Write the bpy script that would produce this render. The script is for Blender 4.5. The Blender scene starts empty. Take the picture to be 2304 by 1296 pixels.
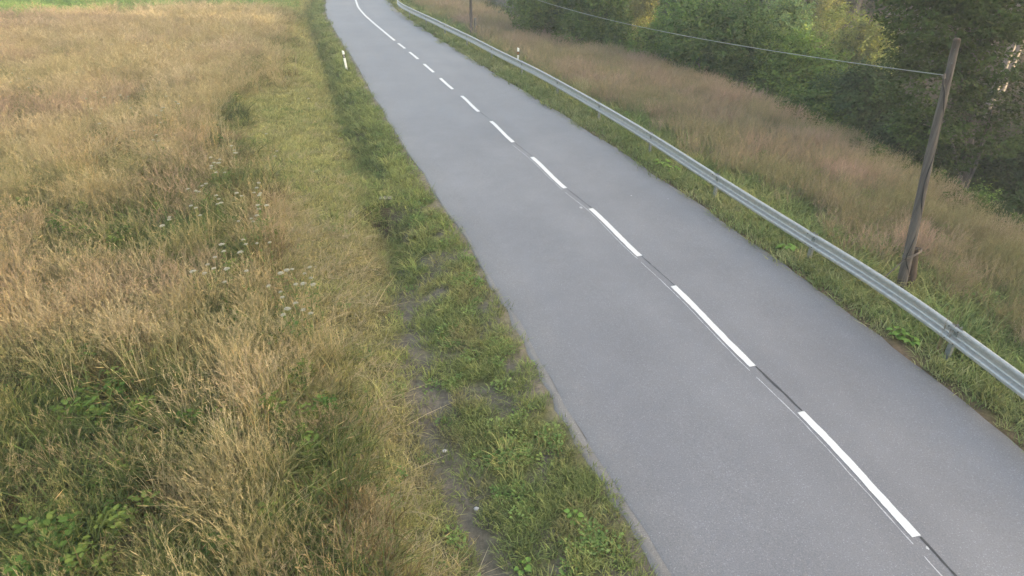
import bpy, math, random
import numpy as np
from mathutils import Vector, Matrix, Euler

R = math.radians
scene = bpy.context.scene
C = scene.collection

# ------------------------------------------------------------------ camera
CAM_H, PITCH, FPX = 7.8, R(31.089), 1450.0
cam_d = bpy.data.cameras.new('camera')
cam_d.sensor_width = 36.0
cam_d.lens = FPX / 2304.0 * 36.0
cam_d.clip_start, cam_d.clip_end = 0.1, 3000.0
cam = bpy.data.objects.new('camera', cam_d)
cam.location = (0, 0, CAM_H)
cam.rotation_euler = (R(90) - PITCH, 0, 0)
C.objects.link(cam)
scene.camera = cam

# ------------------------------------------------------------------ sky, sun, exposure
SUN_AZ, SUN_EL = R(100), R(10.5)          # azimuth clockwise from +Y (the view direction)
world = bpy.data.worlds.new('World')
scene.world = world
world.use_nodes = True
wn = world.node_tree
sky = wn.nodes.new('ShaderNodeTexSky')
sky.sky_type = 'NISHITA'
sky.sun_disc = False
sky.sun_elevation = SUN_EL
sky.sun_rotation = SUN_AZ
sky.air_density, sky.dust_density, sky.ozone_density = 1.0, 4.0, 0.6
bg = wn.nodes['Background']
bg.inputs['Strength'].default_value = 0.15
wn.links.new(sky.outputs[0], bg.inputs['Color'])

sun_d = bpy.data.lights.new('sun', 'SUN')
sun_d.energy, sun_d.angle, sun_d.color = 5.0, R(0.6), (1.0, 0.83, 0.52)
sun = bpy.data.objects.new('sun', sun_d)
sdir = Vector((math.sin(SUN_AZ) * math.cos(SUN_EL), math.cos(SUN_AZ) * math.cos(SUN_EL), math.sin(SUN_EL)))
sun.rotation_euler = sdir.to_track_quat('Z', 'Y').to_euler()
C.objects.link(sun)

vs = scene.view_settings
vs.view_transform, vs.look, vs.gamma = 'Standard', 'None', 1.0
vs.use_curve_mapping = False
vs.exposure = 2.8
cy = scene.cycles
cy.max_bounces, cy.diffuse_bounces, cy.glossy_bounces = 3, 2, 1
cy.transmission_bounces, cy.transparent_max_bounces, cy.volume_bounces = 3, 4, 0
cy.use_denoising = True

# ------------------------------------------------------------------ helpers
rng = np.random.default_rng(7)
random.seed(7)
_cp, _sp = math.cos(PITCH), math.sin(PITCH)


def ray(x, y):
    a, b = (x - 1152) / FPX, -(y - 648) / FPX
    return np.array([a, _cp + b * _sp, -_sp + b * _cp])


def on_z(x, y, z=0.0):
    d = ray(x, y)
    return np.array([0, 0, CAM_H]) + d * ((z - CAM_H) / d[2])


def on_y(x, y, Y):
    d = ray(x, y)
    return np.array([0, 0, CAM_H]) + d * (Y / d[1])


def project(P):
    P = np.asarray(P, float)
    q = P - np.array([0, 0, CAM_H])
    dep = q[:, 1] * _cp - q[:, 2] * _sp
    up = q[:, 1] * _sp + q[:, 2] * _cp
    dep = np.where(dep < 0.1, 0.1, dep)
    return 1152 + FPX * q[:, 0] / dep, 648 - FPX * up / dep, dep


def _hash(ix, iy, seed):
    h = (ix * 374761393 + iy * 668265263 + seed * 1274126177) & 0x7fffffff
    h = ((h ^ (h >> 13)) * 1274126177) & 0x7fffffff
    return ((h ^ (h >> 16)) & 0xffff) / 65535.0


def vnoise(x, y, seed=0):
    x = np.asarray(x, float); y = np.asarray(y, float)
    ix, iy = np.floor(x).astype(np.int64), np.floor(y).astype(np.int64)
    fx, fy = x - ix, y - iy
    fx, fy = fx * fx * (3 - 2 * fx), fy * fy * (3 - 2 * fy)
    a, b = _hash(ix, iy, seed), _hash(ix + 1, iy, seed)
    c, d = _hash(ix, iy + 1, seed), _hash(ix + 1, iy + 1, seed)
    return (a + (b - a) * fx) * (1 - fy) + (c + (d - c) * fx) * fy


def fbm(x, y, seed=0, o=4):
    s, a, t = 0, 0.5, 0
    for k in range(o):
        s = s + a * vnoise(x * 2 ** k, y * 2 ** k, seed + k * 17); t += a; a *= 0.55
    return s / t


def sstep(a, b, x):
    t = np.clip((np.asarray(x, float) - a) / (b - a), 0, 1)
    return t * t * (3 - 2 * t)


class MB:
    """collects verts / faces (and a colour per vertex) and links them as one mesh"""
    def __init__(s):
        s.v, s.f, s.c, s.n = [], [], [], 0

    def add(s, v, f, c=None):
        v = np.asarray(v, float).reshape(-1, 3)
        for fc in f:
            s.f.append([i + s.n for i in fc])
        s.v.append(v)
        s.c.append(np.tile(np.asarray(c if c is not None else (1, 1, 1), float), (len(v), 1)))
        s.n += len(v)

    def box(s, c, h, M=None):
        p = np.array([(x, y, z) for x in (-1, 1) for y in (-1, 1) for z in (-1, 1)], float) * np.array(h)
        if M is not None:
            p = p @ np.array(M.to_3x3()).T
        s.add(p + np.array(c), [(0, 1, 3, 2), (4, 6, 7, 5), (0, 4, 5, 1), (2, 3, 7, 6), (0, 2, 6, 4), (1, 5, 7, 3)])

    def tube(s, pts, rad, n=8, c=None, cap=True, wob=0.0):
        pts = np.asarray(pts, float)
        rad = np.broadcast_to(np.asarray(rad, float), (len(pts),))
        T = np.gradient(pts, axis=0)
        T /= np.linalg.norm(T, axis=1, keepdims=True) + 1e-9
        up = np.array([0.31, 0.17, 0.93]) if abs(T[0] @ np.array([0.31, 0.17, 0.93])) < 0.9 else np.array([1.0, 0.1, 0])
        vs_ = []
        for i in range(len(pts)):
            a = np.cross(T[i], up); a /= np.linalg.norm(a); b = np.cross(T[i], a); up = np.cross(a, T[i]) if False else up
            for k in range(n):
                th = 2 * math.pi * k / n
                w = 1 + wob * (_hash(np.int64(k), np.int64(i), 5) - 0.5)
                vs_.append(pts[i] + rad[i] * w * (a * math.cos(th) + b * math.sin(th)))
        f = []
        for i in range(len(pts) - 1):
            for k in range(n):
                k2 = (k + 1) % n
                f.append((i * n + k, i * n + k2, (i + 1) * n + k2, (i + 1) * n + k))
        if cap:
            f.append(tuple(range(n)))
            f.append(tuple((len(pts) - 1) * n + k for k in range(n - 1, -1, -1)))
        s.add(vs_, f, c)

    def mesh(s, name, mat=None, smooth=False):
        me = bpy.data.meshes.new(name)
        V = np.concatenate(s.v) if s.v else np.zeros((0, 3))
        me.from_pydata(V.tolist(), [], s.f)
        if s.c:
            at = me.attributes.new('c', 'FLOAT_COLOR', 'POINT')
            col = np.concatenate([np.concatenate(s.c), np.ones((len(V), 1))], 1)
            at.data.foreach_set('color', col.astype(np.float32).ravel())
        if smooth:
            me.polygons.foreach_set('use_smooth', [True] * len(me.polygons))
        if mat:
            me.materials.append(mat)
        me.update()
        return me

    def build(s, name, mat, parent=None, smooth=False):
        return link(name, s.mesh(name, mat, smooth), parent)


def quads_mesh(name, V, n_per, mat, col=None):
    """fast mesh from arrays: V (N*n_per,3), faces of n_per corners each"""
    V = np.asarray(V, np.float32)
    nf = len(V) // n_per
    me = bpy.data.meshes.new(name)
    me.vertices.add(len(V)); me.loops.add(len(V)); me.polygons.add(nf)
    me.vertices.foreach_set('co', V.ravel())
    me.loops.foreach_set('vertex_index', np.arange(len(V), dtype=np.int32))
    me.polygons.foreach_set('loop_start', np.arange(0, len(V), n_per, dtype=np.int32))
    if col is not None:
        at = me.attributes.new('c', 'FLOAT_COLOR', 'POINT')
        at.data.foreach_set('color', np.concatenate([col, np.ones((len(V), 1))], 1).astype(np.float32).ravel())
    if mat:
        me.materials.append(mat)
    me.update(calc_edges=True)
    return me


def link(name, data, parent=None):
    o = bpy.data.objects.new(name, data)
    C.objects.link(o)
    if parent is not None:
        o.parent = parent
        o.matrix_parent_inverse = Matrix.Translation(-Vector(parent.location)) if parent.type == 'EMPTY' else Matrix()
    return o


def tag(o, label=None, cat=None, group=None, kind=None):
    if label: o['label'] = label
    if cat: o['category'] = cat
    if group: o['group'] = group
    if kind: o['kind'] = kind
    return o


def empty(name, loc, label, cat, group=None):
    o = bpy.data.objects.new(name, None)
    o.location = tuple(float(v) for v in loc)
    o.empty_display_size = 0.3
    C.objects.link(o)
    return tag(o, label, cat, group)


# ------------------------------------------------------------------ materials
def mat_new(name):
    m = bpy.data.materials.new(name)
    m.use_nodes = True
    nt = m.node_tree
    nt.nodes.clear()
    out = nt.nodes.new('ShaderNodeOutputMaterial')
    return m, nt, out


def N(nt, kind, **kw):
    n = nt.nodes.new(kind)
    for k, v in kw.items():
        if hasattr(n, k):
            setattr(n, k, v)
        else:
            n.inputs[k].default_value = v
    return n


def ramp(nt, fac, stops):
    r = nt.nodes.new('ShaderNodeValToRGB')
    el = r.color_ramp.elements
    while len(el) < len(stops):
        el.new(0.5)
    for e, (p, c) in zip(el, stops):
        e.position = p
        e.color = (*c, 1) if len(c) == 3 else c
    nt.links.new(fac, r.inputs[0])
    return r.outputs[0]


def mixc(nt, mode, fac, a, b):
    m = nt.nodes.new('ShaderNodeMix')
    m.data_type, m.blend_type = 'RGBA', mode
    for sock, val in ((m.inputs[0], fac), (m.inputs[6], a), (m.inputs[7], b)):
        if isinstance(val, (int, float)):
            sock.default_value = val
        elif isinstance(val, tuple):
            sock.default_value = (*val, 1)
        else:
            nt.links.new(val, sock)
    return m.outputs[2]


def plant_mat(name, inst=True, trans=0.3, base=(1, 1, 1), gloss=0.0):
    m, nt, out = mat_new(name)
    c = N(nt, 'ShaderNodeAttribute', attribute_name='c')
    col = c.outputs['Color']
    if inst:
        t = N(nt, 'ShaderNodeAttribute', attribute_name='tint')
        t.attribute_type = 'INSTANCER'
        col = mixc(nt, 'MULTIPLY', 1.0, col, t.outputs['Color'])
    else:
        col = mixc(nt, 'MULTIPLY', 1.0, col, base)
    d = nt.nodes.new('ShaderNodeBsdfDiffuse')
    tr = nt.nodes.new('ShaderNodeBsdfTranslucent')
    nt.links.new(col, d.inputs[0]); nt.links.new(col, tr.inputs[0])
    mx = nt.nodes.new('ShaderNodeMixShader')
    mx.inputs[0].default_value = trans
    nt.links.new(d.outputs[0], mx.inputs[1]); nt.links.new(tr.outputs[0], mx.inputs[2])
    last = mx.outputs[0]
    if gloss:
        g = nt.nodes.new('ShaderNodeBsdfGlossy')
        g.inputs['Roughness'].default_value = 0.45
        g.inputs[0].default_value = (1, 1, 1, 1)
        m2 = nt.nodes.new('ShaderNodeMixShader')
        m2.inputs[0].default_value = gloss
        nt.links.new(last, m2.inputs[1]); nt.links.new(g.outputs[0], m2.inputs[2])
        last = m2.outputs[0]
    nt.links.new(last, out.inputs[0])
    return m


def simple_mat(name, col, rough=0.7, metal=0.0, noise=0.0, scale=20.0, spec=0.4, bump=0.0, stretch=None, dark=None):
    m, nt, out = mat_new(name)
    p = nt.nodes.new('ShaderNodeBsdfPrincipled')
    p.inputs['Roughness'].default_value = rough
    p.inputs['Metallic'].default_value = metal
    p.inputs['Specular IOR Level'].default_value = spec
    if noise:
        tc = nt.nodes.new('ShaderNodeTexCoord')
        mp = nt.nodes.new('ShaderNodeMapping')
        if stretch: mp.inputs['Scale'].default_value = stretch
        nt.links.new(tc.outputs['Object'], mp.inputs[0])
        nz = N(nt, 'ShaderNodeTexNoise', Scale=scale, Detail=5.0, Roughness=0.65)
        nt.links.new(mp.outputs[0], nz.inputs['Vector'])
        lo = dark if dark else tuple(v * (1 - noise) for v in col)
        hi = tuple(min(1, v * (1 + noise * 0.6)) for v in col)
        cc = ramp(nt, nz.outputs['Fac'], [(0.3, lo), (0.72, hi)])
        nt.links.new(cc, p.inputs['Base Color'])
        if bump:
            b = N(nt, 'ShaderNodeBump', Strength=bump, Distance=0.01)
            nt.links.new(nz.outputs['Fac'], b.inputs['Height'])
            nt.links.new(b.outputs[0], p.inputs['Normal'])
    else:
        p.inputs['Base Color'].default_value = (*col, 1)
    nt.links.new(p.outputs[0], out.inputs[0])
    return m


def ground_mat():
    m, nt, out = mat_new('ground_soil')
    p = N(nt, 'ShaderNodeBsdfPrincipled', Roughness=0.95)
    p.inputs['Specular IOR Level'].default_value = 0.1
    c = N(nt, 'ShaderNodeAttribute', attribute_name='c')
    tc = nt.nodes.new('ShaderNodeTexCoord')
    n1 = N(nt, 'ShaderNodeTexNoise', Scale=9.0, Detail=8.0, Roughness=0.72)
    n2 = N(nt, 'ShaderNodeTexNoise', Scale=0.9, Detail=4.0)
    nt.links.new(tc.outputs['Object'], n1.inputs['Vector']); nt.links.new(tc.outputs['Object'], n2.inputs['Vector'])
    k1 = ramp(nt, n1.outputs['Fac'], [(0.3, (0.5, 0.5, 0.5)), (0.7, (1.45, 1.42, 1.38))])
    k2 = ramp(nt, n2.outputs['Fac'], [(0.3, (0.8, 0.84, 0.8)), (0.7, (1.2, 1.15, 1.1))])
    col = mixc(nt, 'MULTIPLY', 1.0, mixc(nt, 'MULTIPLY', 1.0, c.outputs['Color'], k1), k2)
    nt.links.new(col, p.inputs['Base Color'])
    b = N(nt, 'ShaderNodeBump', Strength=0.8, Distance=0.03)
    nt.links.new(n1.outputs['Fac'], b.inputs['Height']); nt.links.new(b.outputs[0], p.inputs['Normal'])
    nt.links.new(p.outputs[0], out.inputs[0])
    return m


def asphalt_mat(name, base, dusty):
    m, nt, out = mat_new(name)
    p = N(nt, 'ShaderNodeBsdfPrincipled', Roughness=0.55)
    p.inputs['Specular IOR Level'].default_value = 0.9
    tc = nt.nodes.new('ShaderNodeTexCoord')
    fine = N(nt, 'ShaderNodeTexNoise', Scale=48.0, Detail=3.0, Roughness=0.7)
    chip = N(nt, 'ShaderNodeTexVoronoi', Scale=52.0)
    big = N(nt, 'ShaderNodeTexNoise', Scale=0.35, Detail=5.0, Roughness=0.6)
    mid = N(nt, 'ShaderNodeTexNoise', Scale=2.2, Detail=6.0, Roughness=0.65)
    for n in (fine, chip, big, mid):
        nt.links.new(tc.outputs['Object'], n.inputs['Vector'])
    lo = tuple(v * 0.72 for v in base); hi = tuple(v * 1.3 for v in base)
    col = ramp(nt, fine.outputs['Fac'], [(0.33, lo), (0.5, base), (0.68, hi)])
    # a few pale stone chips show in the surface
    sep = nt.nodes.new('ShaderNodeSeparateColor')
    nt.links.new(chip.outputs['Color'], sep.inputs[0])
    lt = N(nt, 'ShaderNodeMath', operation='GREATER_THAN'); lt.inputs[1].default_value = 0.90
    nt.links.new(sep.outputs[0], lt.inputs[0])
    ds = N(nt, 'ShaderNodeMath', operation='LESS_THAN'); ds.inputs[1].default_value = 0.42
    nt.links.new(chip.outputs['Distance'], ds.inputs[0])
    mu = N(nt, 'ShaderNodeMath', operation='MULTIPLY')
    nt.links.new(lt.outputs[0], mu.inputs[0]); nt.links.new(ds.outputs[0], mu.inputs[1])
    m2_ = N(nt, 'ShaderNodeMath', operation='MULTIPLY'); m2_.inputs[1].default_value = 0.75
    nt.links.new(mu.outputs[0], m2_.inputs[0])
    col = mixc(nt, 'MIX', m2_.outputs[0], col, tuple(v * 2.0 for v in base))
    kb = ramp(nt, big.outputs['Fac'], [(0.3, (0.85, 0.85, 0.86)), (0.7, (1.12, 1.12, 1.11))])
    km = ramp(nt, mid.outputs['Fac'], [(0.3, (0.95, 0.95, 0.95)), (0.7, (1.05, 1.05, 1.05))])
    col = mixc(nt, 'MULTIPLY', 1.0, mixc(nt, 'MULTIPLY', 1.0, col, kb), km)
    # wear across the lanes: attribute c (dust along the edges, polished wheel tracks)
    c = N(nt, 'ShaderNodeAttribute', attribute_name='c')
    col = mixc(nt, 'MULTIPLY', 1.0, col, c.outputs['Color'])
    nt.links.new(col, p.inputs['Base Color'])
    b = N(nt, 'ShaderNodeBump', Strength=0.55, Distance=0.006)
    nt.links.new(fine.outputs['Fac'], b.inputs['Height']); nt.links.new(b.outputs[0], p.inputs['Normal'])
    nt.links.new(p.outputs[0], out.inputs[0])
    return m


def wood_mat(name, col):
    m, nt, out = mat_new(name)
    p = N(nt, 'ShaderNodeBsdfPrincipled', Roughness=0.85)
    p.inputs['Specular IOR Level'].default_value = 0.2
    tc = nt.nodes.new('ShaderNodeTexCoord')
    mp = nt.nodes.new('ShaderNodeMapping')
    mp.inputs['Scale'].default_value = (26, 26, 0.9)
    nt.links.new(tc.outputs['Object'], mp.inputs[0])
    nz = N(nt, 'ShaderNodeTexNoise', Scale=1.0, Detail=7.0, Roughness=0.7)
    nt.links.new(mp.outputs[0], nz.inputs['Vector'])
    cc = ramp(nt, nz.outputs['Fac'], [(0.28, tuple(v * 0.35 for v in col)), (0.5, col), (0.75, tuple(v * 1.5 for v in col))])
    nt.links.new(cc, p.inputs['Base Color'])
    b = N(nt, 'ShaderNodeBump', Strength=0.8, Distance=0.012)
    nt.links.new(nz.outputs['Fac'], b.inputs['Height']); nt.links.new(b.outputs[0], p.inputs['Normal'])
    nt.links.new(p.outputs[0], out.inputs[0])
    return m


M = {
    'ground': ground_mat(),
    'asphalt': asphalt_mat('asphalt', (0.104, 0.103, 0.112), 1),
    'shoulder': asphalt_mat('crumbled_asphalt', (0.135, 0.120, 0.105), 0),
    'paint': simple_mat('road_paint', (0.58, 0.58, 0.57), 0.6, noise=0.3, scale=38, bump=0.2),
    'old_paint': simple_mat('worn_paint', (0.42, 0.42, 0.43), 0.7, noise=0.45, scale=22),
    'tar': simple_mat('tar', (0.03, 0.03, 0.034), 0.5, noise=0.5, scale=14),
    'zinc': simple_mat('galvanised_steel', (0.37, 0.365, 0.35), 0.5, 0.5, noise=0.22, scale=11),
    'zinc_post': simple_mat('weathered_steel', (0.22, 0.235, 0.225), 0.6, 0.4, noise=0.3, scale=9),
    'bolt': simple_mat('dark_bolt', (0.10, 0.10, 0.10), 0.6, 0.5),
    'white': simple_mat('white_plastic', (0.80, 0.80, 0.76), 0.5, noise=0.12, scale=12),
    'black': simple_mat('black_plastic', (0.02, 0.02, 0.02), 0.6),
    'amber': simple_mat('amber_reflector', (0.55, 0.22, 0.04), 0.25),
    'glass': simple_mat('clear_reflector', (0.62, 0.62, 0.60), 0.2, 0.3),
    'wood': wood_mat('weathered_pole_wood', (0.090, 0.080, 0.072)),
    'wood2': wood_mat('stub_post_wood', (0.085, 0.064, 0.050)),
    'cable': simple_mat('cable_rubber', (0.02, 0.02, 0.021), 0.5),
    'wire': simple_mat('wire_alu', (0.24, 0.26, 0.24), 0.5, 0.3),
    'iron': simple_mat('rusted_iron', (0.14, 0.12, 0.10), 0.6, 0.4, noise=0.3),
    'concrete': simple_mat('old_concrete', (0.17, 0.16, 0.14), 0.9, noise=0.35, scale=9, bump=0.5),
    'stone': simple_mat('stone', (0.42, 0.41, 0.40), 0.85, noise=0.3, scale=16, bump=0.5),
    'bark': wood_mat('bark', (0.13, 0.115, 0.10)),
    'bark_pale': wood_mat('bark_spruce', (0.20, 0.165, 0.14)),
    'grass': plant_mat('grass_blade', True, 0.32),
    'leaf': plant_mat('leaf_blade', False, 0.27, base=(1.12, 1.24, 0.80), gloss=0.012),
    'flower': plant_mat('flower_head', False, 0.3),
}

# ------------------------------------------------------------------ the road's course
CL = np.array([(13.2, -40), (10.6, -20), (8.2, -6), (6.9, 0.9), (5.75, 6.02), (5.14, 8.63), (4.64, 9.91), (3.81, 12.96), (3.21, 14.42), (2.35, 17.38),
               (1.62, 18.9), (0.74, 21.78), (0.0, 23.37), (-0.82, 26.06), (-1.46, 27.41), (-2.28, 30.01), (-2.86, 31.22), (-3.63, 33.44),
               (-4.84, 36.72), (-6.07, 39.96), (-7.53, 43.59), (-8.56, 46.31), (-9.87, 49.73), (-11.41, 53.87), (-12.9, 58.42), (-14.17, 63.44),
               (-15.4, 69), (-17.2, 77), (-20.2, 88), (-25, 102), (-33, 122), (-45, 150)], float)
# dense, lightly smoothed
_s = np.r_[0, np.cumsum(np.linalg.norm(np.diff(CL, axis=0), axis=1))]
ss = np.arange(0, _s[-1], 0.4)
cl = np.stack([np.interp(ss, _s, CL[:, 0]), np.interp(ss, _s, CL[:, 1])], 1)
ker = np.hanning(11); ker /= ker.sum()
pad = np.concatenate([np.repeat(cl[:1], 5, 0), cl, np.repeat(cl[-1:], 5, 0)])
cl_s = np.stack([np.convolve(pad[:, k], ker, 'valid') for k in (0, 1)], 1)
cl_s[:6], cl_s[-6:] = cl[:6], cl[-6:]
cl = cl_s
tan = np.gradient(cl, axis=0); tan /= np.linalg.norm(tan, axis=1, keepdims=True)
nrm = np.stack([tan[:, 1], -tan[:, 0]], 1)          # to the right of the road


def L_off(y): return np.interp(y, [0, 5.2, 6.3, 7.4, 9, 26, 30, 36, 45, 54, 63, 90], [3.45, 3.5, 3.62, 3.74, 3.86, 3.84, 3.72, 3.5, 3.12, 2.8, 2.55, 2.6])
def R_off(y): return np.interp(y, [0, 7, 10, 14, 22, 27, 32, 38, 45, 52, 62, 90], [2.9, 3.02, 3.2, 3.27, 3.33, 3.25, 3.08, 2.95, 2.9, 2.95, 2.95, 2.9])


def road_coords(x, y):
    """signed distance from the centre line (right positive)"""
    x = np.asarray(x, float).ravel(); y = np.asarray(y, float).ravel()
    d = np.empty(len(x))
    cc, nn = cl[::2], nrm[::2]
    for a in range(0, len(x), 20000):
        dx = x[a:a + 20000, None] - cc[None, :, 0]; dy = y[a:a + 20000, None] - cc[None, :, 1]
        i = np.argmin(dx * dx + dy * dy, 1)
        j = np.arange(len(i))
        sd = dx[j, i] * nn[i, 0] + dy[j, i] * nn[i, 1]
        full = np.sqrt(dx[j, i] ** 2 + dy[j, i] ** 2)
        d[a:a + 20000] = np.where(full > abs(sd) + 2, np.sign(sd) * full, sd)
    return d


def ditch_e(y): return np.interp(y, [0, 8, 11, 15, 19, 26, 40, 60], [2.45, 2.45, 2.35, 2.0, 1.75, 1.65, 1.5, 1.3])
def ditch_z(y): return np.interp(y, [0, 9, 13, 15.5, 17.0, 17.9, 19.2, 21, 40, 60], [-0.22, -0.24, -0.36, -0.62, -0.70, -0.15, -0.12, -0.55, -0.58, -0.5])
def meadow_e(y): return np.interp(y, [3, 6, 8, 10.5, 14, 16, 19, 23, 26, 30, 34, 40, 50, 60], [3.7, 3.8, 3.9, 4.35, 4.75, 4.5, 5.0, 6.0, 5.9, 4.9, 3.8, 3.4, 3.0, 2.8])
def crest_g(y): return np.interp(y, [0, 10, 16, 25, 31, 38, 46, 51, 60, 80], [6.4, 6.8, 7.3, 9.2, 10.2, 10.3, 9.3, 7.5, 7.5, 9])


def height(x, y):
    sh = np.shape(x)
    x = np.asarray(x, float).ravel(); y = np.asarray(y, float).ravel()
    d = road_coords(x, y)
    e = -d - L_off(y)
    g = d - R_off(y)
    z = np.full(len(x), -0.07)
    # left: verge, ditch, back slope, meadow
    de, dz, me = ditch_e(y), ditch_z(y), meadow_e(y)
    w = np.where(y > 14, 0.62, 0.9)
    verge = -0.05 - 0.03 * np.clip(e, 0, 3)
    bank = 0.05 + 0.30 * sstep(de + 0.3, me + 0.8, e) + 0.022 * np.clip(e - 5, 0, 60)
    base = np.where(e < de, verge, verge + (bank - verge) * sstep(0, 1.8, e - de))
    dd = np.exp(-((e - de) / w) ** 2)
    zl = base * (1 - dd) + dz * dd + 0.10 * (fbm(x * 0.8, y * 0.8, 3) - 0.5) * sstep(0.3, 4, e)
    z = np.where(e > 0, zl * sstep(0, 0.35, e) - 0.05 * (1 - sstep(0, 0.35, e)), z)
    # right: verge, falling meadow, crest, drop to the stream, far hill raised to shade the road
    cg = crest_g(y)
    zr = -0.06 - 0.02 * np.clip(g, 0, 1)
    zr = zr - 0.82 * sstep(0.9, 1.0, g / cg) * 0.25 - 0.62 * np.clip((g - 1.0) / (cg - 1.0), 0, 1)
    over = np.clip(g - cg, 0, None)
    zr = zr - 4.6 * sstep(0, 9.5, over) - 0.4 * sstep(8, 14, over)
    sun_notch = 1 - 0.85 * np.exp(-(((y - 46) * math.sin(SUN_AZ) - (x - 26) * math.cos(SUN_AZ) - 4) / 13) ** 4) * sstep(35, 60, x)  # notch cut in the unseen hill to let the low sun through
    zr = zr + (0.26 * np.clip(over - 22, 0, 120) + 0.20 * np.clip(over - 60, 0, 200)) * sun_notch
    zr = zr + 0.22 * (fbm(x * 0.5, y * 0.5, 9) - 0.5) * sstep(1, 5, g)
    z = np.where(g > 0, zr, z)
    return z.reshape(sh)


def lines(lo, hi, fine_lo, fine_hi, f, growth=1.12, cap=5.0):
    a = list(np.arange(fine_lo, fine_hi, f))
    st, v = f, fine_hi
    while v < hi:
        a.append(v); st = min(st * growth, cap); v += st
    st, v, b = f, fine_lo, []
    while v > lo:
        st = min(st * growth, cap); v -= st; b.append(v)
    return np.array(b[::-1] + a)


def zone_col(x, y):
    """what the bare ground is made of, place by place"""
    d = road_coords(x, y); e = -d - L_off(y); g = d - R_off(y)
    n = fbm(x * 1.7, y * 1.7, 21)
    col = np.tile(np.array([0.115, 0.10, 0.050]), (len(x), 1))               # thatch under the meadow

    def put(mask, c):
        nonlocal col
        mk = np.clip(mask, 0, 1)[:, None]
        col = col * (1 - mk) + np.array(c) * mk
    put((e > -1) * (1 - sstep(meadow_e(y) - 0.5, meadow_e(y) + 0.3, e)) * (e < 12), (0.10, 0.105, 0.045))   # mown verge
    strip = np.exp(-((e - ditch_e(y)) / 0.42) ** 2) * (1 - sstep(12, 15.5, y)) * sstep(0.25, 0.5, n + 0.12)
    put(strip * 1.3, (0.11, 0.099, 0.085))                                  # bare gravelly soil
    put((e > -1) * (e < 2.2) * sstep(0.52, 0.64, n) * (1 - sstep(15, 24, y)), (0.11, 0.099, 0.085))
    put((e > -2) * (1 - sstep(0.1, 0.4, e)) * (e < 3), (0.17, 0.15, 0.12))
    put(np.exp(-((e - ditch_e(y)) / 0.45) ** 2) * sstep(14.5, 16, y), (0.075, 0.06, 0.04))
    put((g > -1) * (1 - sstep(0.05, 0.3, g)), (0.13, 0.095, 0.065))
    put(sstep(0.2, 0.5, g), (0.085, 0.085, 0.045))
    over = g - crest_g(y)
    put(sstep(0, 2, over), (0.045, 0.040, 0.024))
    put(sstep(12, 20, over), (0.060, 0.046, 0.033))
    far = (e > 2) * sstep(0, 2, y - np.interp(x, [-80, -34, -25, -15, 0], [34, 46, 51.5, 53, 56]))
    put(far, (0.085, 0.16, 0.035))
    return col


gx = lines(-230, 250, -26, 26, 0.32)
gy = lines(-90, 300, 2, 64, 0.32)
GX, GY = np.meshgrid(gx, gy)
GZ = height(GX, GY)
gcol = zone_col(GX.ravel(), GY.ravel())
nx, ny = len(gx), len(gy)
idx = np.arange(nx * ny).reshape(ny, nx)
gf = np.stack([idx[:-1, :-1], idx[:-1, 1:], idx[1:, 1:], idx[1:, :-1]], -1).reshape(-1, 4)
gme = bpy.data.meshes.new('ground')
gme.from_pydata(np.stack([GX, GY, GZ], -1).reshape(-1, 3).tolist(), [], gf.tolist())
ga = gme.attributes.new('c', 'FLOAT_COLOR', 'POINT')
ga.data.foreach_set('color', np.concatenate([gcol, np.ones((len(gcol), 1))], 1).astype(np.float32).ravel())
gme.polygons.foreach_set('use_smooth', [True] * len(gme.polygons))
gme.materials.append(M['ground'])
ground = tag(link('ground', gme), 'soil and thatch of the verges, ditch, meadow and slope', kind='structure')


# ------------------------------------------------------------------ road, shoulder, markings
def strip_at(i0, i1, offs, z, step=1):
    out = []
    ii = np.arange(i0, i1, step)
    for o in offs:
        ov = o(cl[ii, 1]) if callable(o) else np.full(len(ii), o)
        p = cl[ii] + nrm[ii] * ov[:, None]
        out.append(np.c_[p, np.full(len(ii), z) if np.isscalar(z) else z])
    return np.stack(out, 1)


fr = np.array([-1, -0.97, -0.9, -0.78, -0.6, -0.42, -0.25, -0.1, 0.0, 0.1, 0.25, 0.42, 0.6, 0.78, 0.9, 0.97, 1.0])
ii = np.arange(len(cl))
edge_n = 0.05 * (vnoise(ss * 2.3, ss * 0, 31) - 0.5) + 0.03 * (vnoise(ss * 7, ss * 0, 32) - 0.5)
edge_r = 0.06 * (vnoise(ss * 1.4, ss * 0, 33) - 0.5) + 0.05 * (vnoise(ss * 4.7, ss * 0, 34) - 0.5)
rows, cols = [], []
for a in fr:
    lo = -(L_off(cl[:, 1]) + (edge_n if a == -1 else 0)); ro = R_off(cl[:, 1]) + (edge_r if a == 1 else 0)
    off = np.where(a < 0, -a * lo, a * ro)
    p = cl + nrm * off[:, None]
    z = 0.045 * (1 - a * a) - (0.02 if abs(a) == 1 else 0)
    rows.append(np.c_[p, np.full(len(cl), z)])
    dust = sstep(0.80, 1.0, abs(a))
    track = math.exp(-((abs(a) - 0.28) / 0.13) ** 2) + math.exp(-((abs(a) - 0.72) / 0.13) ** 2)
    cols.append(np.tile((1 + 0.10 * track + 0.10 * dust, 1 + 0.10 * track + 0.07 * dust, 1 + 0.10 * track), (len(cl), 1)))
RV = np.stack(rows, 1); RC = np.stack(cols, 1)
k = len(fr)
ri = np.arange(len(cl) * k).reshape(len(cl), k)
rf = np.stack([ri[:-1, :-1], ri[:-1, 1:], ri[1:, 1:], ri[1:, :-1]], -1).reshape(-1, 4)
rm = MB(); rm.v.append(RV.reshape(-1, 3)); rm.c.append(RC.reshape(-1, 3)); rm.f = rf.tolist(); rm.n = len(RV) * k
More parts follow.
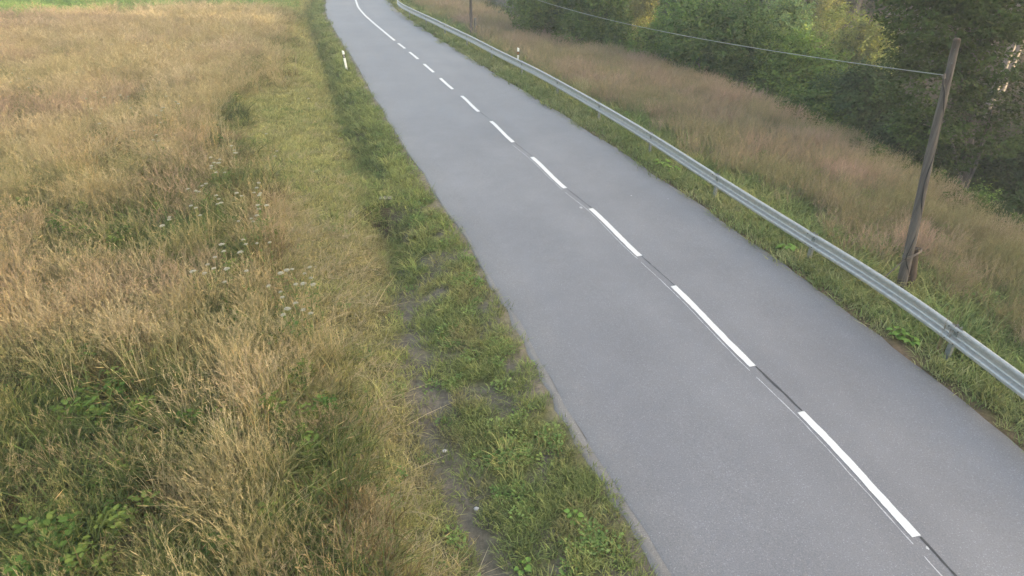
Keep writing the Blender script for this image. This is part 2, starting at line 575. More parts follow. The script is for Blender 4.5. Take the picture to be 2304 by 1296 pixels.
road = tag(rm.build('road', M['asphalt'], smooth=True), 'grey asphalt country road curving away between meadow and guardrail', kind='structure')

# crumbling lower edge along the left side
e1 = 0.20 + 0.08 * (vnoise(ss * 1.1, ss * 0, 41) - 0.5) + 0.12 * (vnoise(ss * 5, ss * 0, 42) - 0.5)
wd = np.interp(cl[:, 1], [0, 11, 15, 20, 60], [1, 1, 0.5, 0.4, 0.3])
rows = []
for a, z in ((-0.06, -0.022), (0.35, -0.026), (0.7, -0.034), (1.0, -0.075)):
    p = cl - nrm * (L_off(cl[:, 1]) + a * e1 * wd)[:, None]
    rows.append(np.c_[p, z + 0.014 * (vnoise(ss * 6, ss * 0 + a * 9, 43) - 0.5)])
SV = np.stack(rows, 1)
sm = MB()
si = np.arange(len(cl) * 4).reshape(len(cl), 4)
sm.add(SV.reshape(-1, 3), np.stack([si[:-1, :-1], si[1:, :-1], si[1:, 1:], si[:-1, 1:]], -1).reshape(-1, 4).tolist())
sm.build('crumbled_edge', M['shoulder'], road, smooth=True)


def road_z(a_off, y):
    a = np.where(a_off < 0, a_off / L_off(y), a_off / R_off(y))
    return 0.045 * (1 - a * a)


def arc_of(p):
    dd = np.linalg.norm(cl - np.asarray(p)[:2], axis=1)
    i = int(np.argmin(dd))
    return ss[i] + float((np.asarray(p)[:2] - cl[i]) @ tan[i])


def at_arc(s, off=0.0):
    x = np.interp(s, ss, cl[:, 0]); y = np.interp(s, ss, cl[:, 1])
    nx_ = np.interp(s, ss, nrm[:, 0]); ny_ = np.interp(s, ss, nrm[:, 1])
    return np.array([x + nx_ * off, y + ny_ * off])


def band(name, s0, s1, off, w, mat, dz, rag=0.0, step=0.25, parent=road, thick=0.0, wob=0.0, seed=0):
    s_ = np.linspace(s0, s1, max(3, int((s1 - s0) / step) + 1))
    b = MB()
    V, top = [], []
    for j, sv in enumerate(s_):
        o = off + wob * (float(vnoise(sv * 1.3, seed + 0.5, 55)) - 0.5) * 2
        r1 = rag * (float(vnoise(sv * 9, seed, 51)) - 0.5); r2 = rag * (float(vnoise(sv * 9, seed, 52)) - 0.5)
        row = []
        for q in (o - w / 2 + r1, o + w / 2 + r2):
            p = at_arc(sv, q)
            z = float(road_z(np.array(q), np.array(p[1])))
            row.append((p[0], p[1], z + dz))
        V += row
    f = [(2 * j, 2 * j + 1, 2 * j + 3, 2 * j + 2) for j in range(len(s_) - 1)]
    b.add(V, f)
    return b.build(name, mat, parent)


FAR = [(5.14, 8.63), (3.81, 12.96), (2.35, 17.38), (0.74, 21.78), (-0.82, 26.06), (-2.28, 30.01), (-3.63, 33.44), (-4.84, 36.72), (-6.07, 39.96), (-7.11, 42.7)]
NEAR = [(5.75, 6.02), (4.64, 9.91), (3.21, 14.42), (1.62, 18.9), (0.0, 23.37), (-1.46, 27.41), (-2.86, 31.22), (-4.12, 34.71), (-5.37, 37.98), (-6.51, 41.02)]
arcs = [(arc_of(n), arc_of(f)) for n, f in zip(NEAR, FAR)]
per = arcs[1][0] - arcs[0][0]
arcs = [(arcs[0][0] - per, arcs[0][1] - per)] + arcs
for i, (a, b_) in enumerate(arcs):
    band('lane_dash', a, b_, 0.0, 0.145, M['paint'], 0.006, rag=0.012, step=0.08, seed=i)
s_sol = arc_of((-7.53, 43.59))
band('solid_line', s_sol, ss[-1] - 1, 0.0, 0.15, M['paint'], 0.006, rag=0.01)
for i in range(len(arcs) - 1):                       # tarred joint in the gaps, thin set-out line beside the dashes
    if i < 6:
        dk = 0.040 if i < 2 else 0.022
        band('tarred_joint', arcs[i][1] + 0.02, arcs[i + 1][0] - 0.02, 0.045, dk, M['tar'], 0.004, rag=0.02, step=0.1, seed=i, wob=0.008)
for i in range(5):
    band('set_out_line', arcs[i][0] - 0.1, arcs[i + 1][0] - 0.3, -0.135, 0.016, M['old_paint'], 0.004, rag=0.012, step=0.1, seed=i + 20, wob=0.012)
for (x, y, r_) in ((2085, 1235, 0.022), (1307, 468, 0.05), (1420, 441, 0.025), (1503, 447, 0.018)):
    p = on_z(x, y, 0.03)
    b = MB()
    n = 9
    ang = np.linspace(0, 2 * math.pi, n, endpoint=False)
    rr = r_ * (0.6 + 0.7 * rng.random(n))
    d_ = float(road_coords([p[0]], [p[1]])[0])
    z = float(road_z(np.array(d_), np.array(p[1]))) + 0.007
    b.add(np.c_[p[0] + rr * np.cos(ang), p[1] + rr * 1.3 * np.sin(ang), np.full(n, z)], [tuple(range(n))])
    b.build('paint_splash', M['old_paint'], road)

# ------------------------------------------------------------------ guardrail
RAILZ = 0.74
rail_px = [(2304, 850), (2120, 712), (1990, 622), (1842, 536), (1626, 403), (1440, 285), (1320, 216), (1205, 153), (1130, 118), (1060, 82), (1000, 54), (960, 35), (920, 17), (890, 1)]
rp = np.array([on_z(x, y, RAILZ)[:2] for x, y in rail_px])
d0 = rp[0] - rp[2]; d0 /= np.linalg.norm(d0)
rail_ctl = np.concatenate([[rp[0] + d0 * 14, rp[0] + d0 * 6], rp, [at_arc(arc_of(rp[-1]) + t, 4.0) for t in (8, 18, 32)]])
_rs = np.r_[0, np.cumsum(np.linalg.norm(np.diff(rail_ctl, axis=0), axis=1))]
rs = np.arange(0, _rs[-1], 0.3)
rl = np.stack([np.interp(rs, _rs, rail_ctl[:, k]) for k in (0, 1)], 1)
ker2 = np.hanning(25); ker2 /= ker2.sum()
padr = np.concatenate([np.repeat(rl[:1], 12, 0), rl, np.repeat(rl[-1:], 12, 0)])
rl2 = np.stack([np.convolve(padr[:, k], ker2, 'valid') for k in (0, 1)], 1)
rl2[:13], rl2[-13:] = rl[:13], rl[-13:]
rl = rl2
rt = np.gradient(rl, axis=0); rt /= np.linalg.norm(rt, axis=1, keepdims=True)
rn = np.stack([rt[:, 1], -rt[:, 0]], 1)             # away from the road


def rail_at(s):
    return (np.array([np.interp(s, rs, rl[:, 0]), np.interp(s, rs, rl[:, 1])]),
            np.array([np.interp(s, rs, rn[:, 0]), np.interp(s, rs, rn[:, 1])]))


PROF = [(0.030, 0.000), (0.012, -0.006), (0.0, -0.022), (-0.002, -0.045), (-0.012, -0.062), (0.052, -0.112), (0.066, -0.130), (0.066, -0.180), (0.052, -0.198),
        (-0.012, -0.248), (-0.002, -0.265), (0.0, -0.288), (0.012, -0.304), (0.030, -0.310)]
PROF = [(0.050, 0.004), (0.022, 0.004), (0.004, -0.010), (0.0, -0.030), (0.002, -0.056), (0.018, -0.074), (0.082, -0.104), (0.092, -0.120), (0.092, -0.186), (0.082, -0.202),
        (0.018, -0.232), (0.002, -0.250), (0.0, -0.276), (0.004, -0.296), (0.022, -0.310), (0.045, -0.312)]
PROF = [(a_ * 1.2, b_ * 1.22) for a_, b_ in PROF]
near_post = on_z(1829, 592, -0.1)[:2]
s_post0 = float(rs[np.argmin(np.linalg.norm(rl - near_post, axis=1))])
PSP = 4.22
root = empty('guardrail', (*rail_at(s_post0)[0], -0.1), 'long galvanised steel W-beam guardrail along the far edge of the road', 'guardrail')
k0 = -int(s_post0 // PSP); k1 = int((rs[-1] - s_post0) // PSP)
post_mb = MB()
hw, dp, th = 0.055, 0.06, 0.006
prof_c = [(-hw, 0), (hw, 0), (hw, dp), (hw - 0.02, dp), (hw - 0.02, dp - th), (hw - th, dp - th), (hw - th, th), (-hw + th, th), (-hw + th, dp - th), (-hw + 0.02, dp - th), (-hw + 0.02, dp), (-hw, dp)]
n_ = len(prof_c)
pv = [(x, y, z) for z in (-0.4, 0.735) for x, y in prof_c]
post_mb.add(pv, [(i, (i + 1) % n_, n_ + (i + 1) % n_, n_ + i) for i in range(n_)] + [tuple(range(n_, 2 * n_))])
post_me = post_mb.mesh('post', M['zinc_post'])
bm_ = MB(); bm_.tube([(0, 0, 0), (0, -0.02, 0)], 0.013, 6); bolt_me = bm_.mesh('bolt', M['bolt'])
for kk in range(k0, k1 + 1):
    s_c = s_post0 + kk * PSP
    p, nn = rail_at(s_c)
    # post
    zg = float(height(np.array([p[0] + nn[0] * 0.12]), np.array([p[1] + nn[1] * 0.12]))[0])
    o = link('post', post_me, root)
    ang = math.atan2(nn[1], nn[0]) - math.pi / 2
    o.matrix_parent_inverse = Matrix()
    o.matrix_world = Matrix()
    base = Vector((p[0] + nn[0] * 0.095, p[1] + nn[1] * 0.095, 0.0))
    o.location = base - Vector(root.location)
    o.rotation_euler = (0, R(random.uniform(-1.2, 1.2)), ang)
    # panel from this post to the next
    s1_ = s_c + PSP + 0.16
    if s1_ < rs[-1]:
        b = MB()
        sv = np.arange(s_c - 0.16, s1_ + 0.01, 0.32)
        V = []
        for j, s_ in enumerate(sv):
            q, qn = rail_at(s_)
            lap = -0.004 if j <= 1 else 0.0
            for (o_, z_) in PROF:
                V.append((q[0] + qn[0] * (o_ + lap), q[1] + qn[1] * (o_ + lap), RAILZ + z_))
        m_ = len(PROF)
        V = np.array(V); B = V.copy()
        f = [(j * m_ + i, j * m_ + i + 1, (j + 1) * m_ + i + 1, (j + 1) * m_ + i) for j in range(len(sv) - 1) for i in range(m_ - 1)]
        b.add(V, f)
        ob = b.build('rail_panel', M['zinc'], root, smooth=False)
        so = ob.modifiers.new('sheet', 'SOLIDIFY'); so.thickness = 0.003; so.offset = 1
        be = None
    # bolts by the lap joint and the post
    for (ds_, z_, o_) in ((-0.12, -0.049, -0.001), (-0.12, -0.33, -0.001), (0.10, -0.049, -0.001), (0.10, -0.33, -0.001), (0.0, -0.189, 0.110)):
        if kk < k0 + 1 or kk > 9: continue
        q, qn = rail_at(s_c + ds_)
        bo = link('bolt', bolt_me, root)
        bo.matrix_parent_inverse = Matrix()
        bo.location = Vector((q[0] + qn[0] * (o_ - 0.004), q[1] + qn[1] * (o_ - 0.004), RAILZ + z_)) - Vector(root.location)
        bo.rotation_euler = (0, 0, ang)


# ------------------------------------------------------------------ delineator posts
def delineator(p, lean, label, reflector):
    z0 = float(height(np.array([p[0]]), np.array([p[1]]))[0])
    root = empty('delineator_post', (p[0], p[1], z0), label, 'road post')
    root.rotation_euler = lean

    def pris(z0_, z1_, grow=0.0, slope=0.0):
        b = MB()
        ang = [(-0.06, -0.03), (-0.03, -0.05), (0.03, -0.05), (0.06, -0.03), (0.045, 0.045), (-0.045, 0.045)]
        v = []
        for z in (z0_, z1_):
            for (x, y) in ang:
                v.append((x * (1 + grow), y * (1 + grow), z + (slope * x if z == z1_ else 0)))
        n = 6
        b.add(v, [(i, (i + 1) % n, n + (i + 1) % n, n + i) for i in range(n)] + [tuple(range(n, 2 * n)), tuple(range(n - 1, -1, -1))])
        return b

    def part(name, b, mat):
        o = link(name, b.mesh(name, mat)); o.parent = root
    part('post_body', pris(-0.2, 0.98, slope=-0.5), M['white'])
    part('black_band', pris(0.63, 0.81, 0.05), M['black'])
    rb = MB(); rb.box((0, -0.055, 0.72), (0.022, 0.006, 0.06)); part('reflector', rb, reflector)


delineator(on_z(780, 156, -0.1), (R(2), R(-4), R(12)), 'white road post with a black band standing in the ditch grass', M['glass'])
p = on_z(1164, 150, -0.1)
i_ = int(np.argmin(np.linalg.norm(rl - p[:2], axis=1)))
p2 = on_y(1165, 113, rl[i_][1] + 0.6)
delineator((p2[0], p2[1]), (0, R(2), R(-8)), 'white road post peeping over the guardrail', M['amber'])

# ------------------------------------------------------------------ poles and wire
def rail_y(yv):
    i = int(np.argmin(abs(rl[:, 1] - yv))); return rl[i], rn[i]


pb = on_z(2026, 664, -0.25)
zb = float(height(pb[:1], pb[1:2])[0])
top = on_y(2153, 90, pb[1] + 0.25)
root = empty('utility_pole', (pb[0], pb[1], zb), 'weathered wooden pole leaning behind the guardrail, a cable hanging down it', 'pole')
bot = np.array([pb[0], pb[1], zb - 0.5])
n_s = 22
tt = np.linspace(0, 1, n_s)
axis = bot + (top - bot) * tt[:, None]
axis[:, 0] += 0.035 * np.sin(tt * 7) * (tt * (1 - tt)) * 2
rad = 0.118 - 0.05 * tt
b = MB(); b.tube(axis, rad, 14, wob=0.10); b.build('shaft', M['wood'], root, smooth=True)
b = MB(); b.tube([axis[-1], axis[-1] + np.array([0.0, 0, 0.035])], [0.069, 0.05], 12); b.build('top_cap', M['wood2'], root)
pdir = (top - bot) / np.linalg.norm(top - bot)
side = np.array([0.93, 0.22, 0.0]); side -= pdir * (side @ pdir); side /= np.linalg.norm(side)
frontv = np.array([-0.25, -0.95, 0.0]); frontv -= pdir * (frontv @ pdir); frontv /= np.linalg.norm(frontv)


def on_pole(z, a=0.0, out=0.0):
    t = (z - bot[2]) / (top[2] - bot[2])
    c_ = np.array([np.interp(t, tt, axis[:, k]) for k in range(3)])
    r_ = 0.118 - 0.05 * t + out
    return c_ + r_ * (frontv * math.cos(a) + side * math.sin(a))


st_h = on_y(2052, 556, pb[1] + 0.2)[2]
sb = bot + side * 0.15 + np.array([0.03, 0.08, 0])
b = MB(); b.tube([sb, sb + np.array([0.0, 0, 0.9]), np.array([*(on_pole(st_h, 0, -0.16) + side * 0.14)[:2], st_h + 0.0])], [0.105, 0.102, 0.092], 12, wob=0.12)
b.build('stub_post', M['wood2'], root, smooth=True)
for dz_ in (0.0, 0.035):                             # wire strap round pole and stub
    b = MB()
    cpt = on_pole(st_h - 0.12 + dz_, 0, -0.118 + 0.05 * 0.3)
    loop = []
    for th_ in np.linspace(0, 2 * math.pi, 26):
        loop.append(cpt + side * (0.10 + 0.235 * math.sin(th_)) + frontv * 0.135 * math.cos(th_) + np.array([0, 0, 0.05 * math.sin(th_) + 0.012 * math.sin(3 * th_)]))
    b.tube(loop, 0.011, 6, cap=False); b.build('wire_strap', M['iron'], root)
zh = on_y(2133, 172, pb[1] + 0.15)[2]                # hook and insulator
hook = on_pole(zh, -1.35, 0.05)
b = MB(); b.tube([on_pole(zh - 0.03, -1.35, -0.02), on_pole(zh - 0.04, -1.35, 0.05), on_pole(zh + 0.0, -1.35, 0.065)], 0.013, 6); b.build('hook', M['iron'], root)
b = MB(); b.tube([hook + np.array([-0.005, 0, -0.03]), hook, hook + np.array([0, 0, 0.035]), hook + np.array([0, 0, 0.06])], [0.02, 0.033, 0.026, 0.012], 10); b.build('insulator', M['iron'], root, smooth=True)
b = MB()
cab = [hook + np.array([0, 0, -0.02]), on_pole(zh - 0.12, -1.2, 0.05), on_pole(zh - 0.3, -0.4, 0.03)]
for z, a in ((zh - 0.8, 0.75), (zh - 1.3, 0.95), (zh - 1.75, 0.5), (zh - 2.2, -0.3), (zh - 2.6, 0.05), (zh - 3.0, 0.75), (zh - 3.3, 0.8), (zh - 3.7, -0.2), (zh - 4.0, -0.75), (zh - 4.15, -0.2), (zh - 4.35, 0.6), (zh - 4.5, 0.7)):
    if z > zb: cab.append(on_pole(z, a, 0.018))
cab = np.array(cab)
tq = np.linspace(0, len(cab) - 1, 90)
cab = np.stack([np.interp(tq, np.arange(len(cab)), cab[:, k]) for k in range(3)], 1)
for _ in range(3): cab[1:-1] = (cab[:-2] + cab[1:-1] * 2 + cab[2:]) / 4
b.tube(cab, 0.017, 7); b.build('down_cable', M['cable'], root, smooth=True)
a_ = on_pole(st_h - 0.18, -0.9, 0.0); g_ = on_y(2000, 615, pb[1] - 0.35); g_ = a_ + (g_ - a_) * 1.35
b = MB(); b.tube([a_, g_], 0.014, 6); b.build('brace_wire', M['cable'], root)
for z in (top[2] - 0.42, top[2] - 0.16):
    b = MB(); q = on_pole(z, -0.3, -0.004); b.tube([q, q + frontv * 0.02], 0.016, 6); b.build('bolt', M['bolt'], root)

fp = on_z(1061, 84, -0.15)
zf = float(height(fp[:1], fp[1:2])[0])
ftop = on_y(1059, -62, fp[1])
root = empty('utility_pole', (fp[0], fp[1], zf), 'slim distant wooden pole behind the bend of the guardrail', 'pole')
b = MB(); b.tube([(fp[0], fp[1], zf - 0.4), (fp[0], fp[1], 1.2), (ftop[0], fp[1], ftop[2] + 0.5)], [0.115, 0.10, 0.08], 10, wob=0.1); b.build('shaft', M['wood'], root, smooth=True)
b = MB(); b.tube([(fp[0] + 0.3, fp[1], zf - 0.3), (fp[0] + 0.28, fp[1], zf + 1.25)], [0.1, 0.09], 10); b.build('stub_post', M['concrete'], root)
b = MB(); b.tube([(fp[0] - 0.02, fp[1] - 0.08, ftop[2]), (fp[0] - 0.02, fp[1] - 0.2, ftop[2] + 0.02)], 0.02, 6); b.build('hook', M['iron'], root)
wa, wb_ = hook + np.array([0, 0, 0.03]), np.array([fp[0] - 0.02, fp[1] - 0.2, ftop[2] + 0.02])
tw = np.linspace(0, 1, 48)
wp = wa + (wb_ - wa) * tw[:, None]
wp[:, 2] -= 4 * 0.62 * tw * (1 - tw)
b = MB(); b.tube(wp, 0.0085, 6)
tag(b.build('overhead_wire', M['wire'], smooth=True), 'thin grey overhead wire sagging between the two wooden poles', 'wire')

# ------------------------------------------------------------------ culvert head, stones
cpos = on_z(868, 452, -0.15)
zc = float(height(cpos[:1], cpos[1:2])[0]) - 0.12
root = empty('culvert_head', (cpos[0], cpos[1], zc), 'small grey concrete culvert head in the roadside ditch', 'culvert')
b = MB(); b.box((cpos[0], cpos[1], zc - 0.02), (0.17, 0.09, 0.20)); o = b.build('head_wall', M['concrete'], root)
bv = o.modifiers.new('bevel', 'BEVEL'); bv.width = 0.025; bv.segments = 2
b = MB(); b.box((cpos[0] + 0.01, cpos[1] - 0.01, zc + 0.20), (0.19, 0.12, 0.018)); o = b.build('cap_slab', M['concrete'], root)
b = MB(); b.box((cpos[0] + 0.05, cpos[1] - 0.20, zc - 0.10), (0.17, 0.09, 0.035)); o = b.build('apron', M['concrete'], root)
b = MB(); b.tube([(cpos[0], cpos[1] - 0.12, zc - 0.0), (cpos[0], cpos[1] + 0.0, zc - 0.0)], [0.10, 0.09], 14); b.build('pipe', M['iron'], root)
for (x, y, s_, lab) in ((1072, 1143, 0.032, 'pale stone lying on the bare soil strip near the picture\'s lower edge'),
                        (1000, 1014, 0.035, 'grey stone at the grass edge of the bare soil strip'),
                        (1268, 600, 0.0, '')):
    if not s_: continue
    q = on_z(x, y, -0.2); zz = float(height(q[:1], q[1:2])[0])
    b = MB()
    v = []
    for la in range(1, 5):
        for lo in range(8):
            th_, ph = la / 5 * math.pi, lo / 8 * 2 * math.pi
            r_ = s_ * (0.8 + 0.45 * rng.random())
            v.append((r_ * math.sin(th_) * math.cos(ph) * 1.3, r_ * math.sin(th_) * math.sin(ph), r_ * math.cos(th_) * 0.75))
    f = [(a * 8 + c_, (a + 1) * 8 + c_, (a + 1) * 8 + (c_ + 1) % 8, a * 8 + (c_ + 1) % 8) for a in range(3) for c_ in range(8)] + [tuple(range(8)), tuple(31 - t_ for t_ in range(8))]
    b.add(v, f)
    o = b.build('stone', M['stone'], smooth=True)
    o.location = (q[0], q[1], zz + s_ * 0.4)
    tag(o, lab, 'stone')


# ------------------------------------------------------------------ grass: tufts scattered by geometry nodes
def blades(n, rad, hmin, hmax, w, lean, droop, seg=3, col=(1, 1, 1), cvar=0.25, head=None, tipc=None, basec=0.75, z0=0.0):
    """curved tapering blades; returns quad corner array and colours. head=(kind, count, size, colour)"""
    V, Cc = [], []
    for _ in range(n):
        a = random.uniform(0, 2 * math.pi); r_ = rad * math.sqrt(random.random())
        p0 = np.array([r_ * math.cos(a), r_ * math.sin(a), z0])
        h = random.uniform(hmin, hmax)
        la = a + random.gauss(0, 0.9)
        l_ = abs(random.gauss(0, lean))
        dirv = np.array([math.cos(la), math.sin(la), 0])
        wv = np.array([-math.sin(la + random.uniform(-.9, .9)), math.cos(la), 0]); wv /= np.linalg.norm(wv)
        dr = droop * random.uniform(0.3, 1.4)
        ts = np.linspace(0, 1, seg + 1)
        pts = [p0 + np.array([0, 0, 1]) * h * (t - 0.45 * dr * t * t * t) + dirv * h * (l_ * t + dr * t * t * 0.8) for t in ts]
        k_ = 1 + random.uniform(-cvar, cvar)
        hue = random.uniform(-0.06, 0.06)
        cb = np.array(col) * k_ * np.array([1 + hue, 1, 1 - hue])
        ct = np.array(tipc) * k_ if tipc is not None else cb
        ws = w * random.uniform(0.7, 1.3)
        for i in range(seg):
            w0 = ws * (1 - 0.75 * ts[i]); w1 = ws * (1 - 0.75 * ts[i + 1])
            V += [pts[i] - wv * w0, pts[i] + wv * w0, pts[i + 1] + wv * w1, pts[i + 1] - wv * w1]
            c0 = (cb + (ct - cb) * ts[i]); c1 = (cb + (ct - cb) * ts[i + 1])
            Cc += [c0, c0, c1, c1]
        if head and random.random() < head[4]:
            kind, cnt, sz, hc, _p = head
            td = pts[-1] - pts[-2]; td /= np.linalg.norm(td)
            hk = np.array(hc) * (1 + random.uniform(-0.2, 0.25))
            if kind == 'spike':
                e_ = pts[-1] + td * sz * 1.0
                L_ = sz * 2.2
                for q in range(2):
                    wv2 = np.cross(td, wv) if q else wv
                    m0, m1 = pts[-1] - td * L_ * 0.45, e_
                    mm = m0 + (m1 - m0) * 0.45
                    V += [m0, mm + wv2 * sz * 0.10, m1, mm - wv2 * sz * 0.10]; Cc += [hk] * 4
            else:
                for q in range(cnt):
                    t = 0.66 + 0.36 * q / cnt
                    i0 = pts[-2] + (pts[-1] - pts[-2]) * ((t - 0.66) / 0.34)
                    ph = random.uniform(0, 6.28)
                    dv = td * 1.15 + 0.55 * np.array([math.cos(ph), math.sin(ph), random.uniform(-0.3, 0.5)]); dv /= np.linalg.norm(dv)
                    ln = sz * (1.15 - 0.7 * (t - 0.66) / 0.36) * random.uniform(0.6, 1.2)
                    sw = np.cross(dv, [random.gauss(0, 1), random.gauss(0, 1), random.gauss(0, 1)]); sw /= np.linalg.norm(sw) + 1e-6
                    e_ = i0 + dv * ln; mm = i0 + dv * ln * 0.6
                    V += [i0, mm + sw * sz * 0.05, e_, mm - sw * sz * 0.05]; Cc += [hk] * 4
    return V, Cc


def herb(n, rad, size, hmax, col, heart=False):
    V, Cc = [], []
    for _ in range(n):
        a = random.uniform(0, 6.28); r_ = rad * math.sqrt(random.random())
        z = random.uniform(0.02, hmax)
        s_ = size * random.uniform(0.6, 1.3)
        c0 = np.array([r_ * math.cos(a), r_ * math.sin(a), z])
        o_ = a + random.gauss(0, 1)
        u = np.array([math.cos(o_), math.sin(o_), random.uniform(-0.3, 0.5)]); u /= np.linalg.norm(u)
        v = np.cross([random.gauss(0, .25), random.gauss(0, .25), 1], u); v /= np.linalg.norm(v)
        nrm_ = np.cross(u, v)
        kc = np.array(col) * (1 + random.uniform(-0.25, 0.3))
        m_ = c0 + nrm_ * (-s_ * 0.12)
        for sd in (-1, 1):
            V += [c0 - u * s_ * 0.5 + m_ * 0, c0 - u * s_ * 0.15 + v * sd * s_ * 0.42 + nrm_ * s_ * 0.12, c0 + u * s_ * 0.35 + v * sd * s_ * 0.3 + nrm_ * s_ * 0.08, c0 + u * s_ * 0.6]
            Cc += [kc, kc * 1.05, kc * 1.05, kc]
    return V, Cc


proto_n = {}


def proto_set(name, maker, n):
    coll = bpy.data.collections.new(name)
    for i in range(n):
        V, Cc = [], []
        for part_ in maker():
            V += part_[0]; Cc += part_[1]
        me = quads_mesh('%s_%02d' % (name, i), np.array(V), 4, M['grass'], np.array(Cc))
        o = bpy.data.objects.new('%s_%02d' % (name, i), me)
        coll.objects.link(o)
    proto_n[name] = n
    return coll


STRAW, GRN = (1.0, 1.0, 1.0), (0.34, 0.62, 0.36)     # multiplied by each tuft's own tint
P_tall = proto_set('tall_grass', lambda: [
    blades(24, 0.20, 0.70, 1.22, 0.0044, 0.13, 0.26, 4, (0.88, 0.90, 0.80), 0.30, ('pan', 7, 0.105, (1.10, 1.03, 0.95), 0.8), tipc=(1.10, 1.04, 0.95)),
    blades(10, 0.20, 0.65, 1.1, 0.0048, 0.28, 0.5, 4, (0.9, 0.90, 0.78), 0.30, ('spike', 1, 0.07, (1.08, 0.98, 0.85), 0.7)),
    blades(13, 0.20, 0.25, 0.65, 0.0072, 0.35, 0.55, 3, (0.58, 0.78, 0.50), 0.3)], 8)
P_stalk = proto_set('straw_stalks', lambda: [
    blades(10, 0.13, 0.9, 1.35, 0.0050, 0.12, 0.18, 4, (0.98, 0.95, 0.85), 0.25, ('pan', 6, 0.10, (1.1, 1.02, 0.92), 0.6), tipc=(1.1, 1.05, 0.95)),
    blades(4, 0.16, 0.8, 1.2, 0.0048, 0.7, 0.5, 4, (1.0, 0.97, 0.85), 0.25, ('spike', 1, 0.08, (1.1, 1.0, 0.88), 0.8))], 8)
P_green = proto_set('green_tuft', lambda: [blades(30, 0.17, 0.14, 0.46, 0.0088, 0.36, 0.65, 3, (0.9, 0.95, 0.85), 0.38, tipc=(1.2, 1.12, 0.9))], 7)
P_verge = proto_set('verge_tuft', lambda: [blades(36, 0.16, 0.04, 0.13, 0.0064, 0.55, 0.6, 2, (0.9, 0.95, 0.9), 0.38, tipc=(1.15, 1.08, 0.95))], 7)
P_straw = proto_set('straw_mat', lambda: [blades(28, 0.18, 0.08, 0.24, 0.0050, 1.4, 0.9, 2, (1, 1, 1), 0.32, z0=0.03),
                                         blades(14, 0.18, 0.04, 0.10, 0.006, 0.5, 0.5, 2, (0.50, 0.72, 0.45), 0.3)], 6)
P_herb = proto_set('herb_patch', lambda: [herb(44, 0.15, 0.036, 0.08, (1, 1, 1)), blades(10, 0.14, 0.04, 0.12, 0.006, 0.4, 0.4, 2, (0.9, 0.95, 0.9))], 6)
P_weed = proto_set('leafy_weed', lambda: [herb(50, 0.17, 0.070, 0.42, (0.95, 1, 0.9)), blades(8, 0.1, 0.2, 0.5, 0.006, 0.2, 0.2, 2, (0.9, 0.95, 0.8))], 5)
P_bent = proto_set('bent_grass', lambda: [
    blades(36, 0.20, 0.45, 0.98, 0.0036, 0.13, 0.18, 3, (0.80, 0.86, 0.74), 0.28, ('pan', 6, 0.085, (1.15, 0.98, 0.93), 0.9), tipc=(1.1, 1.0, 0.95)),
    blades(14, 0.20, 0.18, 0.42, 0.0070, 0.3, 0.5, 2, (0.55, 0.75, 0.50), 0.3)], 7)


def gn_group(coll, name):
    g = bpy.data.node_groups.new(name, 'GeometryNodeTree')
    g.interface.new_socket('Geometry', in_out='INPUT', socket_type='NodeSocketGeometry')
    g.interface.new_socket('Geometry', in_out='OUTPUT', socket_type='NodeSocketGeometry')
    gi, go = g.nodes.new('NodeGroupInput'), g.nodes.new('NodeGroupOutput')
    ci = g.nodes.new('GeometryNodeCollectionInfo')
    ci.inputs['Collection'].default_value = coll
    ci.inputs['Separate Children'].default_value = True
    ci.inputs['Reset Children'].default_value = True
    ip = g.nodes.new('GeometryNodeInstanceOnPoints')
    ip.inputs['Pick Instance'].default_value = True

    def na(nm, typ):
        n = g.nodes.new('GeometryNodeInputNamedAttribute'); n.data_type = typ
        n.inputs['Name'].default_value = nm
        return n.outputs['Attribute']
    L = g.links.new
    mp = g.nodes.new('GeometryNodeMeshToPoints')
    L(gi.outputs[0], mp.inputs['Mesh'])
    L(mp.outputs[0], ip.inputs['Points'])
    L(ci.outputs[0], ip.inputs['Instance'])
    L(na('idx', 'INT'), ip.inputs['Instance Index'])
    L(na('rot', 'FLOAT_VECTOR'), ip.inputs['Rotation'])
    L(na('scl', 'FLOAT_VECTOR'), ip.inputs['Scale'])
    L(ip.outputs[0], go.inputs[0])
    return g


def scatter(name, coll, P, rot, scl, tint, label, cat='grass'):
    me = bpy.data.meshes.new(name)
    n = len(P)
    me.vertices.add(n)
    me.vertices.foreach_set('co', np.asarray(P, np.float32).ravel())
    a = me.attributes.new('rot', 'FLOAT_VECTOR', 'POINT'); a.data.foreach_set('vector', np.asarray(rot, np.float32).ravel())
    a = me.attributes.new('scl', 'FLOAT_VECTOR', 'POINT'); a.data.foreach_set('vector', np.asarray(scl, np.float32).ravel())
    a = me.attributes.new('idx', 'INT', 'POINT'); a.data.foreach_set('value', rng.integers(0, proto_n[coll.name], n).astype(np.int32))
    a = me.attributes.new('tint', 'FLOAT_COLOR', 'POINT'); a.data.foreach_set('color', np.c_[np.clip(tint, 0, 1), np.ones(n)].astype(np.float32).ravel())
    me.materials.append(M['grass'])
    o = link(name, me)
    md = o.modifiers.new('scatter', 'NODES'); md.node_group = gn_group(coll, name)
    tag(o, label, cat, kind='stuff')
    return o


